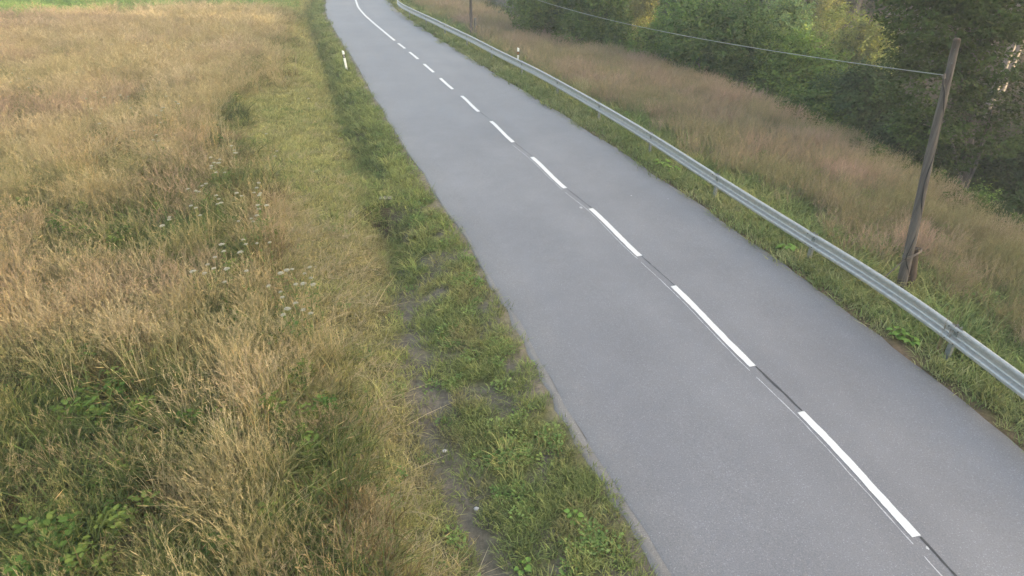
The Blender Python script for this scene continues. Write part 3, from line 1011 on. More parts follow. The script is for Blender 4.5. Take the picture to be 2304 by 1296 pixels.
def sample(n_target_fn, x0, x1, y0, y1, mx, margin=0.16):
    """points with density n_target_fn(x, y, dist) per square metre (at most mx), inside the widened view"""
    out = []
    for yb in np.arange(y0, y1, 4.0):
        ye = min(yb + 4, y1)
        dmin = math.hypot(yb, CAM_H)
        m_here = mx * min(1.0, (11.0 / max(dmin, 11.0)) ** 0.95)
        hw_ = (ye * 1.0 + 9) * 1.0
        xa, xb = max(x0, -hw_), min(x1, hw_)
        n = int(m_here * (xb - xa) * (ye - yb))
        x = rng.uniform(xa, xb, n); y = rng.uniform(yb, ye, n)
        dist = np.sqrt(x * x + y * y + CAM_H ** 2)
        px, py, dep = project(np.c_[x, y, np.zeros(n)])
        vis = (px > -2304 * margin) & (px < 2304 * (1 + margin)) & (py > -1296 * 0.12) & (py < 1296 * (1 + margin))
        x, y, dist = x[vis], y[vis], dist[vis]
        dens = n_target_fn(x, y) * mx * np.minimum(1, (11.0 / np.maximum(dist, 11.0)) ** 0.95) / m_here
        keep = rng.random(len(x)) < dens
        out.append(np.c_[x[keep], y[keep]])
    return np.concatenate(out)


def blob(x, y, px, py, rx, ry, z=0.4):
    """soft patch round the ground point seen at a pixel, radii in metres across / along the view"""
    c_ = on_z(px, py, z)
    return np.exp(-(((x - c_[0]) / rx) ** 2 + ((y - c_[1]) / ry) ** 2))


def placed(P, z_extra=0.0):
    return np.c_[P, height(P[:, 0], P[:, 1]) + z_extra]


def wind(P, amt, base=(0.10, 0.0)):
    n = len(P)
    a = 2 * math.pi * vnoise(P[:, 0] * 0.45, P[:, 1] * 0.45, 71) * 1.6
    s_ = amt * (0.3 + 1.2 * vnoise(P[:, 0] * 0.7, P[:, 1] * 0.7, 72))
    # tilt as euler x/y; spin inside by random Z
    return np.c_[base[1] + s_ * np.sin(a) + rng.normal(0, 0.05, n), base[0] + s_ * np.cos(a) + rng.normal(0, 0.05, n), rng.uniform(0, 6.28, n)]


def mixcol(a, b, t):
    t = np.clip(t, 0, 1)[:, None]
    return np.asarray(a) * (1 - t) + np.asarray(b) * t


def de_left(P):
    d = road_coords(P[:, 0], P[:, 1]); return -d - L_off(P[:, 1])


def dg_right(P):
    d = road_coords(P[:, 0], P[:, 1]); return d - R_off(P[:, 1])


def far_field(x, y):
    return sstep(0, 2.0, y - np.interp(x, [-80, -34, -25, -15, 0], [34, 46, 51.5, 53, 56]) + 3.0 * (fbm(x * 0.5, y * 0.5, 5) - 0.5))


def dryness(x, y):
    n = fbm(x * 0.38, y * 0.38, 81) * 0.6 + fbm(x * 1.1, y * 1.1, 82) * 0.4
    dry = (n - 0.5) * 2.2 + 0.42 + 0.30 * sstep(12, 30, y)
    for (px, py, rx, ry, a) in ((150, 1200, 2.2, 1.6, -0.75), (60, 1000, 1.5, 1.5, -0.55), (330, 880, 1.2, 1.1, -0.5), (500, 500, 1.6, 2.2, -0.55), (430, 640, 1.6, 1.5, -0.35), (250, 560, 2.0, 1.6, -0.25),
                                (600, 960, 0.65, 1.6, 0.7), (560, 1150, 0.5, 1.0, 0.5), (640, 480, 0.7, 2.2, 0.7), (630, 640, 0.6, 1.4, 0.45), (280, 780, 1.2, 0.8, 0.4), (60, 720, 1.4, 1.0, 0.4),
                                (620, 290, 2.2, 3.0, -0.8), (80, 330, 3, 3, 0.3), (300, 90, 9, 8, 0.35), (720, 1230, 0.5, 0.7, -0.4), (680, 1100, 0.4, 0.6, -0.5)):
        dry = dry + a * blob(x, y, px, py, rx, ry)
    return dry


# --- tall hay meadow on the left
def meadow_mask(x, y):
    P = np.c_[x, y]; e = de_left(P)
    wob = 0.7 * (fbm(x * 0.9, y * 0.9, 61) - 0.5)
    sft = 1 + 1.3 * sstep(14, 22, y)
    return sstep(-0.3, 0.35, (e - meadow_e(y) + wob * 2 * sft) / sft) * (1 - far_field(x, y))


P = sample(lambda x, y: meadow_mask(x, y) * np.clip(0.52 + 0.75 * dryness(x, y), 0.22, 1.0) * (0.25 + 1.3 * sstep(0.25, 0.75, vnoise(x * 1.3, y * 1.3, 90))), -70, 6, 2.5, 66, 24)
dry = dryness(P[:, 0], P[:, 1]) + rng.normal(0, 0.16, len(P))
col = mixcol((0.215, 0.22, 0.095), (0.44, 0.375, 0.22), dry)
pale = sstep(0.5, 0.8, fbm(P[:, 0] * 0.7, P[:, 1] * 0.7, 84) + 0.10 * rng.normal(size=len(P)))
col = mixcol(col, (0.56, 0.485, 0.345), pale * 0.75 * np.clip(dry, 0, 1))
red = sstep(0.50, 0.70, fbm(P[:, 0] * 0.5, P[:, 1] * 0.5, 86)) * 0.55
for (px, py, rx, ry, a) in ((40, 290, 2.5, 2.5, 0.8), (400, 440, 1.0, 1.3, 0.8), (40, 560, 1.2, 1.2, 0.6), (60, 70, 7, 6, 0.6), (200, 1020, 0.9, 0.6, 0.6), (350, 1180, 0.8, 0.6, 0.6)):
    red = red + a * blob(P[:, 0], P[:, 1], px, py, rx, ry)
col = mixcol(col, (0.345, 0.25, 0.195), np.clip(red, 0, 0.8))
dist = np.hypot(P[:, 1], CAM_H)
n = len(P)
s_ = rng.uniform(0.62, 1.05, n) * (0.75 + 0.30 * vnoise(P[:, 0] * 0.6, P[:, 1] * 0.6, 91) + 0.12 * np.clip(dry, 0, 1))
s_ = s_ * (0.62 + 0.38 * sstep(-0.2, 1.6, de_left(P) - meadow_e(P[:, 1])))
wid = 1 + 0.030 * np.clip(dist - 10, 0, 40)
scatter('meadow_grass', P_tall, placed(P), wind(P, 0.16), np.c_[s_ * wid, s_ * wid, s_ * 0.92], col,
        'tall dry hay grass with seed heads covering the meadow beside the road')

P = sample(lambda x, y: meadow_mask(x, y) * np.clip(0.15 + 0.9 * dryness(x, y), 0.06, 1.0) * sstep(0.42, 0.66, fbm(x * 0.9, y * 0.9, 93)), -60, 6, 2.5, 48, 16)
n = len(P)
col = mixcol((0.34, 0.29, 0.15), (0.47, 0.41, 0.255), rng.random(n))
col = mixcol(col, (0.39, 0.27, 0.125), 0.6 * sstep(0.5, 0.68, fbm(P[:, 0] * 0.8, P[:, 1] * 0.8, 94)))
s_ = rng.uniform(0.75, 1.1, n); wid = 1 + 0.02 * np.clip(np.hypot(P[:, 1], CAM_H) - 10, 0, 40)
scatter('straw_stalks', P_stalk, placed(P), wind(P, 0.2), np.c_[s_ * wid, s_ * wid, s_ * 0.92], col, 'long pale straw stalks standing above the meadow grass')

P = sample(lambda x, y: meadow_mask(x, y) * np.clip(1.15 - 0.55 * dryness(x, y), 0.25, 1), -70, 6, 2.5, 62, 30)
n = len(P)
dry = dryness(P[:, 0], P[:, 1]) + rng.normal(0, 0.2, n)
col = mixcol((0.10, 0.135, 0.05), (0.28, 0.245, 0.13), dry * 0.9)
blu = sstep(0.56, 0.7, fbm(P[:, 0] * 0.8, P[:, 1] * 0.8, 87)); col = mixcol(col, (0.085, 0.125, 0.06), blu * 0.6)
rdd = sstep(0.58, 0.72, fbm(P[:, 0] * 1.0, P[:, 1] * 1.0, 88)); col = mixcol(col, (0.17, 0.10, 0.065), rdd * 0.6)
s_ = rng.uniform(0.7, 1.5, n); wid = 1 + 0.03 * np.clip(np.hypot(P[:, 1], CAM_H) - 10, 0, 40)
scatter('meadow_undergrowth', P_green, placed(P), wind(P, 0.14), np.c_[s_ * wid, s_ * wid, s_], col,
        'low green blades growing beneath the tall hay grass of the meadow')

P = sample(lambda x, y: meadow_mask(x, y) * sstep(0.50, 0.62, fbm(x * 0.9, y * 0.9, 95)) * np.clip(1.2 - dryness(x, y), 0.05, 1), -40, 6, 2.5, 34, 9)
n = len(P)
col = mixcol((0.07, 0.125, 0.035), (0.16, 0.19, 0.05), rng.random(n))
s_ = rng.uniform(0.6, 1.2, n)
scatter('meadow_weeds', P_weed, placed(P), wind(P, 0.08), np.c_[s_, s_, s_], col, 'broad leaved green weeds scattered among the meadow grass', 'weeds')


# --- mown verge and ditch on the left
def bare(x, y, e):
    n_ = fbm(x * 1.7, y * 1.7, 21)
    strip = np.exp(-((e - ditch_e(y)) / 0.42) ** 2) * (1 - sstep(12, 15.5, y)) * sstep(0.30, 0.5, n_ + 0.12)
    patch = sstep(0.53, 0.63, n_) * (e < 2.2) * (1 - sstep(15, 24, y))
    return np.clip(strip * 1.15 + patch * 0.9 + (1 - sstep(0.06, 0.5, e + 0.35 * (vnoise(x * 2.5, y * 2.5, 97) - 0.5))), 0, 1)


def verge_mask(x, y):
    e = de_left(np.c_[x, y])
    return (e > np.where(y > 13, 0.24, 0.16)) * (1 - sstep(0.1, 0.9 + 1.2 * sstep(14, 22, y), e - meadow_e(y))) * (1 - 0.90 * bare(x, y, e))


P = sample(lambda x, y: verge_mask(x, y), -34, 4, 2.5, 66, 80)
n = len(P); e = de_left(P)
nz = fbm(P[:, 0] * 0.9, P[:, 1] * 0.9, 101)
green = np.clip(1 - sstep(ditch_e(P[:, 1]) - 0.2, ditch_e(P[:, 1]) + 0.9, e) + (nz - 0.5) * 1.2 + rng.normal(0, 0.12, n), 0, 1)
green = green + 0.55 * sstep(14, 20, P[:, 1]) * (1 - sstep(24, 34, P[:, 1]))
col = mixcol((0.38, 0.34, 0.165), (0.175, 0.215, 0.085), green)
brn = sstep(0.50, 0.68, fbm(P[:, 0] * 2.1, P[:, 1] * 2.1, 105)) * (P[:, 1] < 20)
col = mixcol(col, (0.24, 0.20, 0.115), 0.55 * brn)
col = mixcol(col, (0.28, 0.31, 0.115), 0.5 * sstep(0.5, 0.65, fbm(P[:, 0] * 0.4, P[:, 1] * 0.4, 103)))
col = mixcol(col, (0.40, 0.385, 0.165), 0.55 * sstep(13, 24, P[:, 1]) * sstep(ditch_e(P[:, 1]) + 0.2, ditch_e(P[:, 1]) + 1.2, e))
s_ = rng.uniform(0.7, 1.35, n)
wid = 1 + 0.03 * np.clip(np.hypot(P[:, 1], CAM_H) - 10, 0, 40)
scatter('verge_grass', P_verge, placed(P), wind(P, 0.10), np.c_[s_ * wid, s_ * wid, s_ * wid ** 0.5], col, 'short mown grass of the verge between the road and the meadow')

P = sample(lambda x, y: verge_mask(x, y) * sstep(0.1, 1.0, de_left(np.c_[x, y]) - ditch_e(y)) * (0.35 + 0.65 * sstep(0.42, 0.6, fbm(x * 1.3, y * 1.3, 104))) * (1 - 0.75 * sstep(13, 24, y)), -34, 4, 2.5, 40, 34)
n = len(P)
col = mixcol((0.36, 0.30, 0.165), (0.46, 0.38, 0.235), rng.random(n))
s_ = rng.uniform(0.7, 1.2, n)
scatter('cut_straw', P_straw, placed(P), wind(P, 0.05), np.c_[s_, s_, s_ * 0.8], col, 'dry cut straw lying in the mown verge beside the meadow', 'straw')

P = sample(lambda x, y: verge_mask(x, y) * (1 - sstep(-0.1, 0.8, de_left(np.c_[x, y]) - ditch_e(y)) * 0.75) * sstep(0.46, 0.60, fbm(x * 1.5, y * 1.5, 106)), -34, 4, 2.5, 36, 26)
n = len(P)
col = mixcol((0.12, 0.20, 0.06), (0.20, 0.26, 0.085), rng.random(n))
s_ = rng.uniform(0.7, 1.5, n)
scatter('verge_herbs', P_herb, placed(P), wind(P, 0.05), np.c_[s_, s_, s_], col, 'clover and small leafy herbs in the verge beside the road', 'herbs')

P = sample(lambda x, y: (np.exp(-((de_left(np.c_[x, y]) - ditch_e(y) + 0.25) / 0.7) ** 2) * sstep(13, 16, y) * 0.6 + 0.20 * verge_mask(x, y) * sstep(0.55, 0.7, fbm(x * 1.2, y * 1.2, 108))) * (de_left(np.c_[x, y]) > 0.3), -34, 4, 2.5, 66, 26)
n = len(P)
col = mixcol((0.19, 0.235, 0.085), (0.33, 0.33, 0.15), rng.random(n) ** 1.2)
s_ = rng.uniform(0.45, 0.95, n); wid = 1 + 0.02 * np.clip(np.hypot(P[:, 1], CAM_H) - 10, 0, 40)
scatter('ditch_grass', P_green, placed(P), wind(P, 0.15), np.c_[s_ * wid, s_ * wid, s_], col, 'longer green grass tufts growing in the roadside ditch')

# --- far mown field
P = sample(lambda x, y: (de_left(np.c_[x, y]) > 2.5) * far_field(x, y), -75, 0, 34, 80, 60)
n = len(P)
col = mixcol((0.16, 0.27, 0.08), (0.23, 0.33, 0.11), fbm(P[:, 0] * 0.3, P[:, 1] * 0.3, 110) * 1.6 - 0.3 + rng.normal(0, 0.1, n))
s_ = rng.uniform(2.0, 3.2, n)
scatter('field_grass', P_verge, placed(P), wind(P, 0.1), np.c_[s_, s_, s_ * 0.7], col, 'bright green mown field beyond the tall hay grass')


# --- right verge and falling slope
def rail_gap(P):
    i = np.array([np.argmin((rl[:, 0] - a) ** 2 + (rl[:, 1] - b_) ** 2) for a, b_ in P]) if len(P) else np.zeros(0, int)
    return ((P - rl[i]) * rn[i]).sum(1) if len(P) else np.zeros(0)


P = sample(lambda x, y: (dg_right(np.c_[x, y]) > 0.02) * (dg_right(np.c_[x, y]) < 2.2) * (1 - 0.85 * sstep(0.56, 0.66, fbm(x * 2, y * 2, 111)) * (dg_right(np.c_[x, y]) < 0.5)) *
           sstep(-0.25, 0.35, dg_right(np.c_[x, y]) + 0.5 * (vnoise(x * 2.2, y * 2.2, 112) - 0.4)), -20, 14, 2.5, 66, 60)
n = len(P)
nz = fbm(P[:, 0] * 0.9, P[:, 1] * 0.9, 113) + rng.normal(0, 0.12, n)
col = mixcol((0.185, 0.235, 0.095), (0.33, 0.33, 0.175), (nz - 0.35) * 2.2)
s_ = rng.uniform(0.9, 1.9, n); wid = 1 + 0.025 * np.clip(np.hypot(P[:, 1], CAM_H) - 10, 0, 40)
scatter('roadside_grass', P_verge, placed(P), wind(P, 0.12), np.c_[s_ * wid, s_ * wid, s_ * 1.15], col, 'short grass strip between the asphalt and the guardrail')

P = sample(lambda x, y: (dg_right(np.c_[x, y]) > 0.35) * ((dg_right(np.c_[x, y]) < 5.2) * (0.50 + 0.5 * sstep(1.0, 1.5, dg_right(np.c_[x, y]))) * (1 - 0.85 * sstep(2.2, 4.4, dg_right(np.c_[x, y]) + 2 * (fbm(x * .6, y * .6, 115) - 0.5)))), -20, 20, 2.5, 66, 34)
n = len(P)
nz = fbm(P[:, 0] * 0.7, P[:, 1] * 0.7, 116) + rng.normal(0, 0.1, n)
col = mixcol((0.16, 0.225, 0.095), (0.31, 0.31, 0.15), (nz - 0.35) * 2.0)
gap = dg_right(P)
s_ = rng.uniform(0.6, 1.2, n) * np.where(gap < 1.1, 0.75, 1.15); wid = 1 + 0.02 * np.clip(np.hypot(P[:, 1], CAM_H) - 10, 0, 40)
scatter('guardrail_grass', P_green, placed(P), wind(P, 0.12), np.c_[s_ * wid, s_ * wid, s_], col, 'lush green grass growing around and behind the guardrail')


def slope_mask(x, y):
    g = dg_right(np.c_[x, y]) + 1.6 * (fbm(x * 0.6, y * 0.6, 118) - 0.5)
    g0 = dg_right(np.c_[x, y])
    return sstep(1.8, 3.6, g) * (1 - sstep(0.6, 2.2, g0 - crest_g(y)))


P = sample(lambda x, y: slope_mask(x, y) * (0.65 + 0.5 * vnoise(x, y, 119)), -14, 34, 4, 75, 26)
n = len(P)
nz = fbm(P[:, 0] * 0.55, P[:, 1] * 0.55, 121) + rng.normal(0, 0.08, n)
col = mixcol((0.26, 0.26, 0.145), (0.345, 0.278, 0.222), (nz - 0.32) * 2.4)
nr = sstep(22, 9, P[:, 1]) if False else 1 - sstep(9, 24, P[:, 1])
col = mixcol(col, (0.16, 0.175, 0.08), 0.85 * (0.35 + 0.65 * nr) * sstep(0.40, 0.62, fbm(P[:, 0] * 0.9, P[:, 1] * 0.9, 122)))
s_ = rng.uniform(0.7, 1.15, n); wid = 1 + 0.02 * np.clip(np.hypot(P[:, 1], CAM_H) - 10, 0, 40)
scatter('slope_grass', P_bent, placed(P), wind(P, 0.10), np.c_[s_ * wid, s_ * wid, s_], col, 'reddish brown flowering bent grass on the slope behind the guardrail')

P = sample(lambda x, y: np.clip(slope_mask(x, y) * 1.0 + 0.3 * (dg_right(np.c_[x, y]) > 1.2) * (dg_right(np.c_[x, y]) < 4), 0, 1) * sstep(0.46, 0.62, fbm(x * 0.8, y * 0.8, 124)) * (1 - 0.5 * sstep(15, 35, y)), -10, 34, 4, 60, 16)
n = len(P)
col = mixcol((0.11, 0.165, 0.055), (0.20, 0.235, 0.09), rng.random(n))
s_ = rng.uniform(0.6, 1.15, n)
scatter('slope_weeds', P_weed, placed(P), wind(P, 0.08), np.c_[s_, s_, s_], col, 'green leafy weeds scattered over the grassy slope', 'weeds')

P = sample(lambda x, y: (dg_right(np.c_[x, y]) > crest_g(y) + 0.5) * (dg_right(np.c_[x, y]) < crest_g(y) + 16) * 0.6, -4, 60, 4, 75, 14)
n = len(P)
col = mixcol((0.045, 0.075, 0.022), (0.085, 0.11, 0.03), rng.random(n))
s_ = rng.uniform(1.0, 2.2, n)
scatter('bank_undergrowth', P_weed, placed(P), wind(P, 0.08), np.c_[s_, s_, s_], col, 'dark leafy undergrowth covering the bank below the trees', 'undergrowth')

# ------------------------------------------------------------------ white umbel flowers
def flower_mesh(seed):
    r_ = random.Random(seed)
    h = r_.uniform(0.95, 1.15)
    st = MB()
    bend = r_.uniform(-0.08, 0.08), r_.uniform(-0.08, 0.08)
    st.tube([(0, 0, 0), (bend[0] * .3, bend[1] * .3, h * 0.5), (bend[0], bend[1], h)], [0.006, 0.005, 0.004], 5, c=(0.16, 0.20, 0.07))
    hd = st
    R_ = r_.uniform(0.034, 0.056)
    for q in range(22):
        a = q * 2.39996; rr = R_ * math.sqrt((q + 0.5) / 22)
        cx, cy_ = bend[0] + rr * math.cos(a), bend[1] + rr * math.sin(a)
        zz = h + 0.05 + 0.02 * (1 - (rr / R_) ** 2) + r_.uniform(-.004, .004)
        st.add([(bend[0], bend[1], h - 0.005), (cx + 0.002, cy_, zz), (cx - 0.002, cy_, zz)], [(0, 1, 2)], (0.2, 0.26, 0.1))
        s2 = R_ * 0.24
        n5 = 6
        st.add([(cx + s2 * math.cos(t_ * 6.283 / n5), cy_ + s2 * math.sin(t_ * 6.283 / n5), zz + (0.004 if t_ % 2 else 0.0)) for t_ in range(n5)] + [(cx, cy_, zz + 0.010)],
               [(t_, (t_ + 1) % n5, n5) for t_ in range(n5)], tuple(np.array((0.42, 0.41, 0.33)) * r_.uniform(0.8, 1.05)))
    for q in range(5):                                 # feathery stem leaves
        z = h * (0.2 + 0.14 * q); a = r_.uniform(0, 6.28); ln = 0.10
        ex = (math.cos(a) * ln, math.sin(a) * ln)
        st.add([(0, 0, z), (ex[0] * .5 - ex[1] * .2, ex[1] * .5 + ex[0] * .2, z + 0.04), (ex[0], ex[1], z + 0.02), (ex[0] * .5 + ex[1] * .2, ex[1] * .5 - ex[0] * .2, z + 0.04)], [(0, 1, 2, 3)], (0.11, 0.17, 0.05))
    return st.mesh('umbel_flower', M['flower'])


fm = [flower_mesh(i) for i in range(6)]
fl_main = [(434, 431), (447, 427), (451, 435), (432, 456), (452, 462), (497, 460), (485, 447), (489, 443), (481, 468), (532, 428), (543, 438), (574, 410), (571, 427), (580, 435), (577, 440), (588, 428), (591, 456), (591, 466),
           (581, 468), (569, 466), (457, 489), (479, 364), (483, 371), (492, 367), (477, 379), (486, 382), (515, 397), (468, 410), (463, 415), (579, 488), (573, 495), (560, 496), (544, 497), (372, 489), (380, 486), (369, 505), (546, 547), (561, 547), (590, 546), (548, 560), (602, 545),
           (497, 553), (507, 574), (490, 574), (486, 596), (499, 598), (478, 604), (436, 618), (460, 622), (497, 630), (553, 621), (650, 600), (656, 602), (629, 611), (711, 606), (686, 621), (697, 621), (675, 632), (651, 635), (714, 642), (621, 645), (628, 655), (637, 684), (661, 681), (691, 683), (646, 698), (662, 697), (683, 706), (666, 708)]
fl_ul = [(33, 168), (30, 179), (50, 161), (66, 173), (69, 192)]
fl_mid = [(191, 227), (196, 240), (210, 213), (230, 216), (298, 241), (230, 279), (345, 265), (355, 272), (172, 167), (251, 98), (188, 76), (363, 251), (360, 307), (363, 313), (359, 318), (519, 325), (531, 333), (521, 345), (480, 355), (490, 352), (295, 298), (322, 199), (280, 215), (272, 216), (373, 220), (385, 226), (400, 223), (395, 232), (362, 239), (366, 245), (600, 305), (620, 347), (633, 345), (690, 220)]


def flowers(pts, label, group, hz=1.0):
    for i, (x, y) in enumerate(pts):
        z = 1.1
        for _ in range(3):
            q = on_z(x, y, z); z = float(height(q[:1], q[1:2])[0]) + hz
        o = link('umbel_flower', fm[i % len(fm)])
        o.location = (q[0], q[1], z - hz)
        o.rotation_euler = (random.uniform(-.08, .08), random.uniform(-.08, .08), random.uniform(0, 6.28))
        sc = random.uniform(0.85, 1.15)
        o.scale = (sc * 1.1, sc * 1.1, hz / 1.1)
        tag(o, label, 'flower', group)


flowers(fl_main, 'small white umbel flower in the thick patch by the mown verge', 'white flowers in the patch by the mown verge', 0.95)
flowers(fl_ul, 'larger cream umbel flower in the reddish grass at the upper left', 'cream flowers in the reddish grass')
flowers(fl_mid, 'pale umbel flower sprinkled through the upper meadow', 'pale flowers of the upper meadow')


# ------------------------------------------------------------------ broad leaved roadside plants
def dock(px, py, label, n=9, size=0.22, z=0.0, col=(0.13, 0.20, 0.06)):
    q = on_z(px, py, z); zz = float(height(q[:1], q[1:2])[0])
    root = empty('broadleaf_plant', (q[0], q[1], zz), label, 'plant')
    for i in range(n):
        a = i * 2.4 + random.uniform(-.3, .3); ln = size * random.uniform(0.7, 1.2); r0 = random.uniform(0.05, 0.20) * size / 0.22
        hb = random.uniform(0.10, 0.28) * size / 0.22
        u = np.array([math.cos(a), math.sin(a), 0]); v = np.array([-math.sin(a), math.cos(a), 0]); up = np.array([0, 0, 1.0])
        b = MB()
        c0 = u * r0 + up * hb
        cc = tuple(np.array(col) * random.uniform(0.8, 1.25))
        V = []
        for t, w, dz_ in ((0, 0.10, 0), (0.15, 0.42, 0.02), (0.45, 0.5, 0.03), (0.75, 0.34, 0.0), (1.0, 0.03, -0.06)):
            cpt = c0 + u * ln * t + up * (dz_ * ln * 4)
            V += [cpt - v * ln * w * 0.9 + up * 0.02 * ln * random.uniform(0, 3), cpt - up * 0.015, cpt + v * ln * w * 0.9 + up * 0.02 * ln * random.uniform(0, 3)]
        f = []
        for j in range(4):
            f += [(3 * j, 3 * j + 1, 3 * j + 4, 3 * j + 3), (3 * j + 1, 3 * j + 2, 3 * j + 5, 3 * j + 4)]
        b.add(np.array(V), f, cc)
        b.tube([(0, 0, 0), u * r0 * 0.6 + up * hb * 0.7, c0], 0.004, 4, c=(0.16, 0.18, 0.07), cap=False)
        o = link('leaf', b.mesh('leaf', M['leaf'], True)); o.parent = root


dock(1490, 372, 'bright broad leaved plant below the guardrail, beside the asphalt', 14, 0.19, 0.0, (0.19, 0.26, 0.085))
dock(1515, 385, 'smaller broad leaved plant at the asphalt edge below the guardrail', 9, 0.15, 0.0, (0.14, 0.22, 0.06))
dock(1772, 560, 'low leafy plant creeping onto the asphalt before the guardrail post', 9, 0.16)
dock(2020, 752, 'large round leaved plant under the near guardrail', 13, 0.13)
dock(2048, 770, 'second round leaved plant under the near guardrail, closer to the camera', 10, 0.12)
dock(1290, 1160, 'single plantain rosette in the verge at the bottom of the picture', 7, 0.10)
dock(1180, 1260, 'dark heart leaved rosette beside bare soil at the bottom edge', 8, 0.09)

q0 = on_z(2108, 792, 0.0); zz = float(height(q0[:1], q0[1:2])[0])
V, Cc = blades(16, 0.10, 0.7, 1.25, 0.005, 0.06, 0.12, 4, (0.20, 0.16, 0.10), 0.3, ('pan', 8, 0.07, (0.16, 0.12, 0.09), 1.0))
o = link('dry_weed', quads_mesh('dry_weed', np.array(V), 4, M['flower'], np.array(Cc)))
o.location = (q0[0], q0[1], zz); tag(o, 'clump of dry brown stems standing in front of the guardrail', 'plant')
q0 = on_z(1800, 585, 0.0); zz = float(height(q0[:1], q0[1:2])[0])
V, Cc = blades(26, 0.10, 0.35, 0.65, 0.005, 0.12, 0.25, 3, (0.42, 0.35, 0.17), 0.3)
o = link('dry_weed', quads_mesh('dry_weed', np.array(V), 4, M['flower'], np.array(Cc)))
o.location = (q0[0], q0[1], zz); tag(o, 'yellow straw tuft beside the guardrail post', 'plant')
q0 = on_z(1316, 222, 0.0); zz = float(height(q0[:1], q0[1:2])[0])
V, Cc = blades(60, 0.28, 0.6, 1.05, 0.006, 0.12, 0.25, 3, (0.45, 0.40, 0.20), 0.25, ('pan', 6, 0.08, (0.5, 0.44, 0.26), 0.7))
o = link('pale_grass_tuft', quads_mesh('pale_grass_tuft', np.array(V), 4, M['flower'], np.array(Cc)))
q0 = on_y(1310, 205, q0[1] + 1.0); zz = float(height(q0[:1], q0[1:2])[0])
o.location = (q0[0], q0[1], zz); tag(o, 'tall pale yellow grass tuft just behind the guardrail', 'plant')


# ------------------------------------------------------------------ shrubs and trees
def leaf_cloud(cent, rad, n_twig, leaf, col, seed, per=8, flat=0.0, shell=0.78, upb=0.5, spread=0.20, cvar=0.28):
    """leaves set on twigs through the outer part of an ellipsoid"""
    r_ = np.random.default_rng(seed)
    d = r_.normal(size=(n_twig, 3)); d /= np.linalg.norm(d, axis=1, keepdims=True)
    lump = 1 + 0.34 * (vnoise(d[:, 0] * 2.6 + seed, d[:, 1] * 2.6 + d[:, 2] * 2.1, seed) - 0.5) * 2
    rr = (shell + (1.04 - shell) * r_.random(n_twig) ** 0.6) * lump
    T = np.asarray(cent) + d * rr[:, None] * np.asarray(rad)
    tw = d * np.array([1, 1, 0.55]) + r_.normal(0, 0.35, (n_twig, 3)) + np.array([0, 0, 0.15]); tw /= np.linalg.norm(tw, axis=1, keepdims=True)
    if flat: tw[:, 2] *= (1 - flat); tw /= np.linalg.norm(tw, axis=1, keepdims=True)
    k_ = np.arange(per) / per
    c0 = np.repeat(T, per, 0) + np.repeat(tw, per, 0) * (np.tile(k_, n_twig) * spread * 1.6)[:, None] + r_.normal(0, spread * 0.34, (n_twig * per, 3)) * np.array([1, 1, 1 - 0.7 * flat])
    n = len(c0)
    nr_ = r_.normal(0, 0.55, (n, 3)) + np.array([0, 0, upb]) + np.repeat(d, per, 0) * 0.5
    nr_ /= np.linalg.norm(nr_, axis=1, keepdims=True)
    u = np.repeat(tw, per, 0) + r_.normal(0, 0.6, (n, 3)); u -= nr_ * (u * nr_).sum(1, keepdims=True); u /= np.linalg.norm(u, axis=1, keepdims=True)
    v = np.cross(nr_, u)
    L_ = (leaf * r_.uniform(0.7, 1.3, n))[:, None]
    V = np.stack([c0 - u * L_ * 0.5, c0 + v * L_ * 0.30 - u * L_ * 0.02, c0 + u * L_ * 0.55, c0 - v * L_ * 0.30 - u * L_ * 0.02], 1).reshape(-1, 3)
    tv = np.repeat(1 + r_.uniform(-cvar, cvar, n_twig), per) * (1 + r_.uniform(-0.14, 0.14, n))
    yel = np.repeat(r_.random(n_twig) ** 3, per)
    cc = np.asarray(col)[None, :] * tv[:, None] * np.c_[1 + 0.5 * yel, 1 + 0.22 * yel, 1 - 0.1 * yel]
    return V, np.repeat(cc, 4, 0)


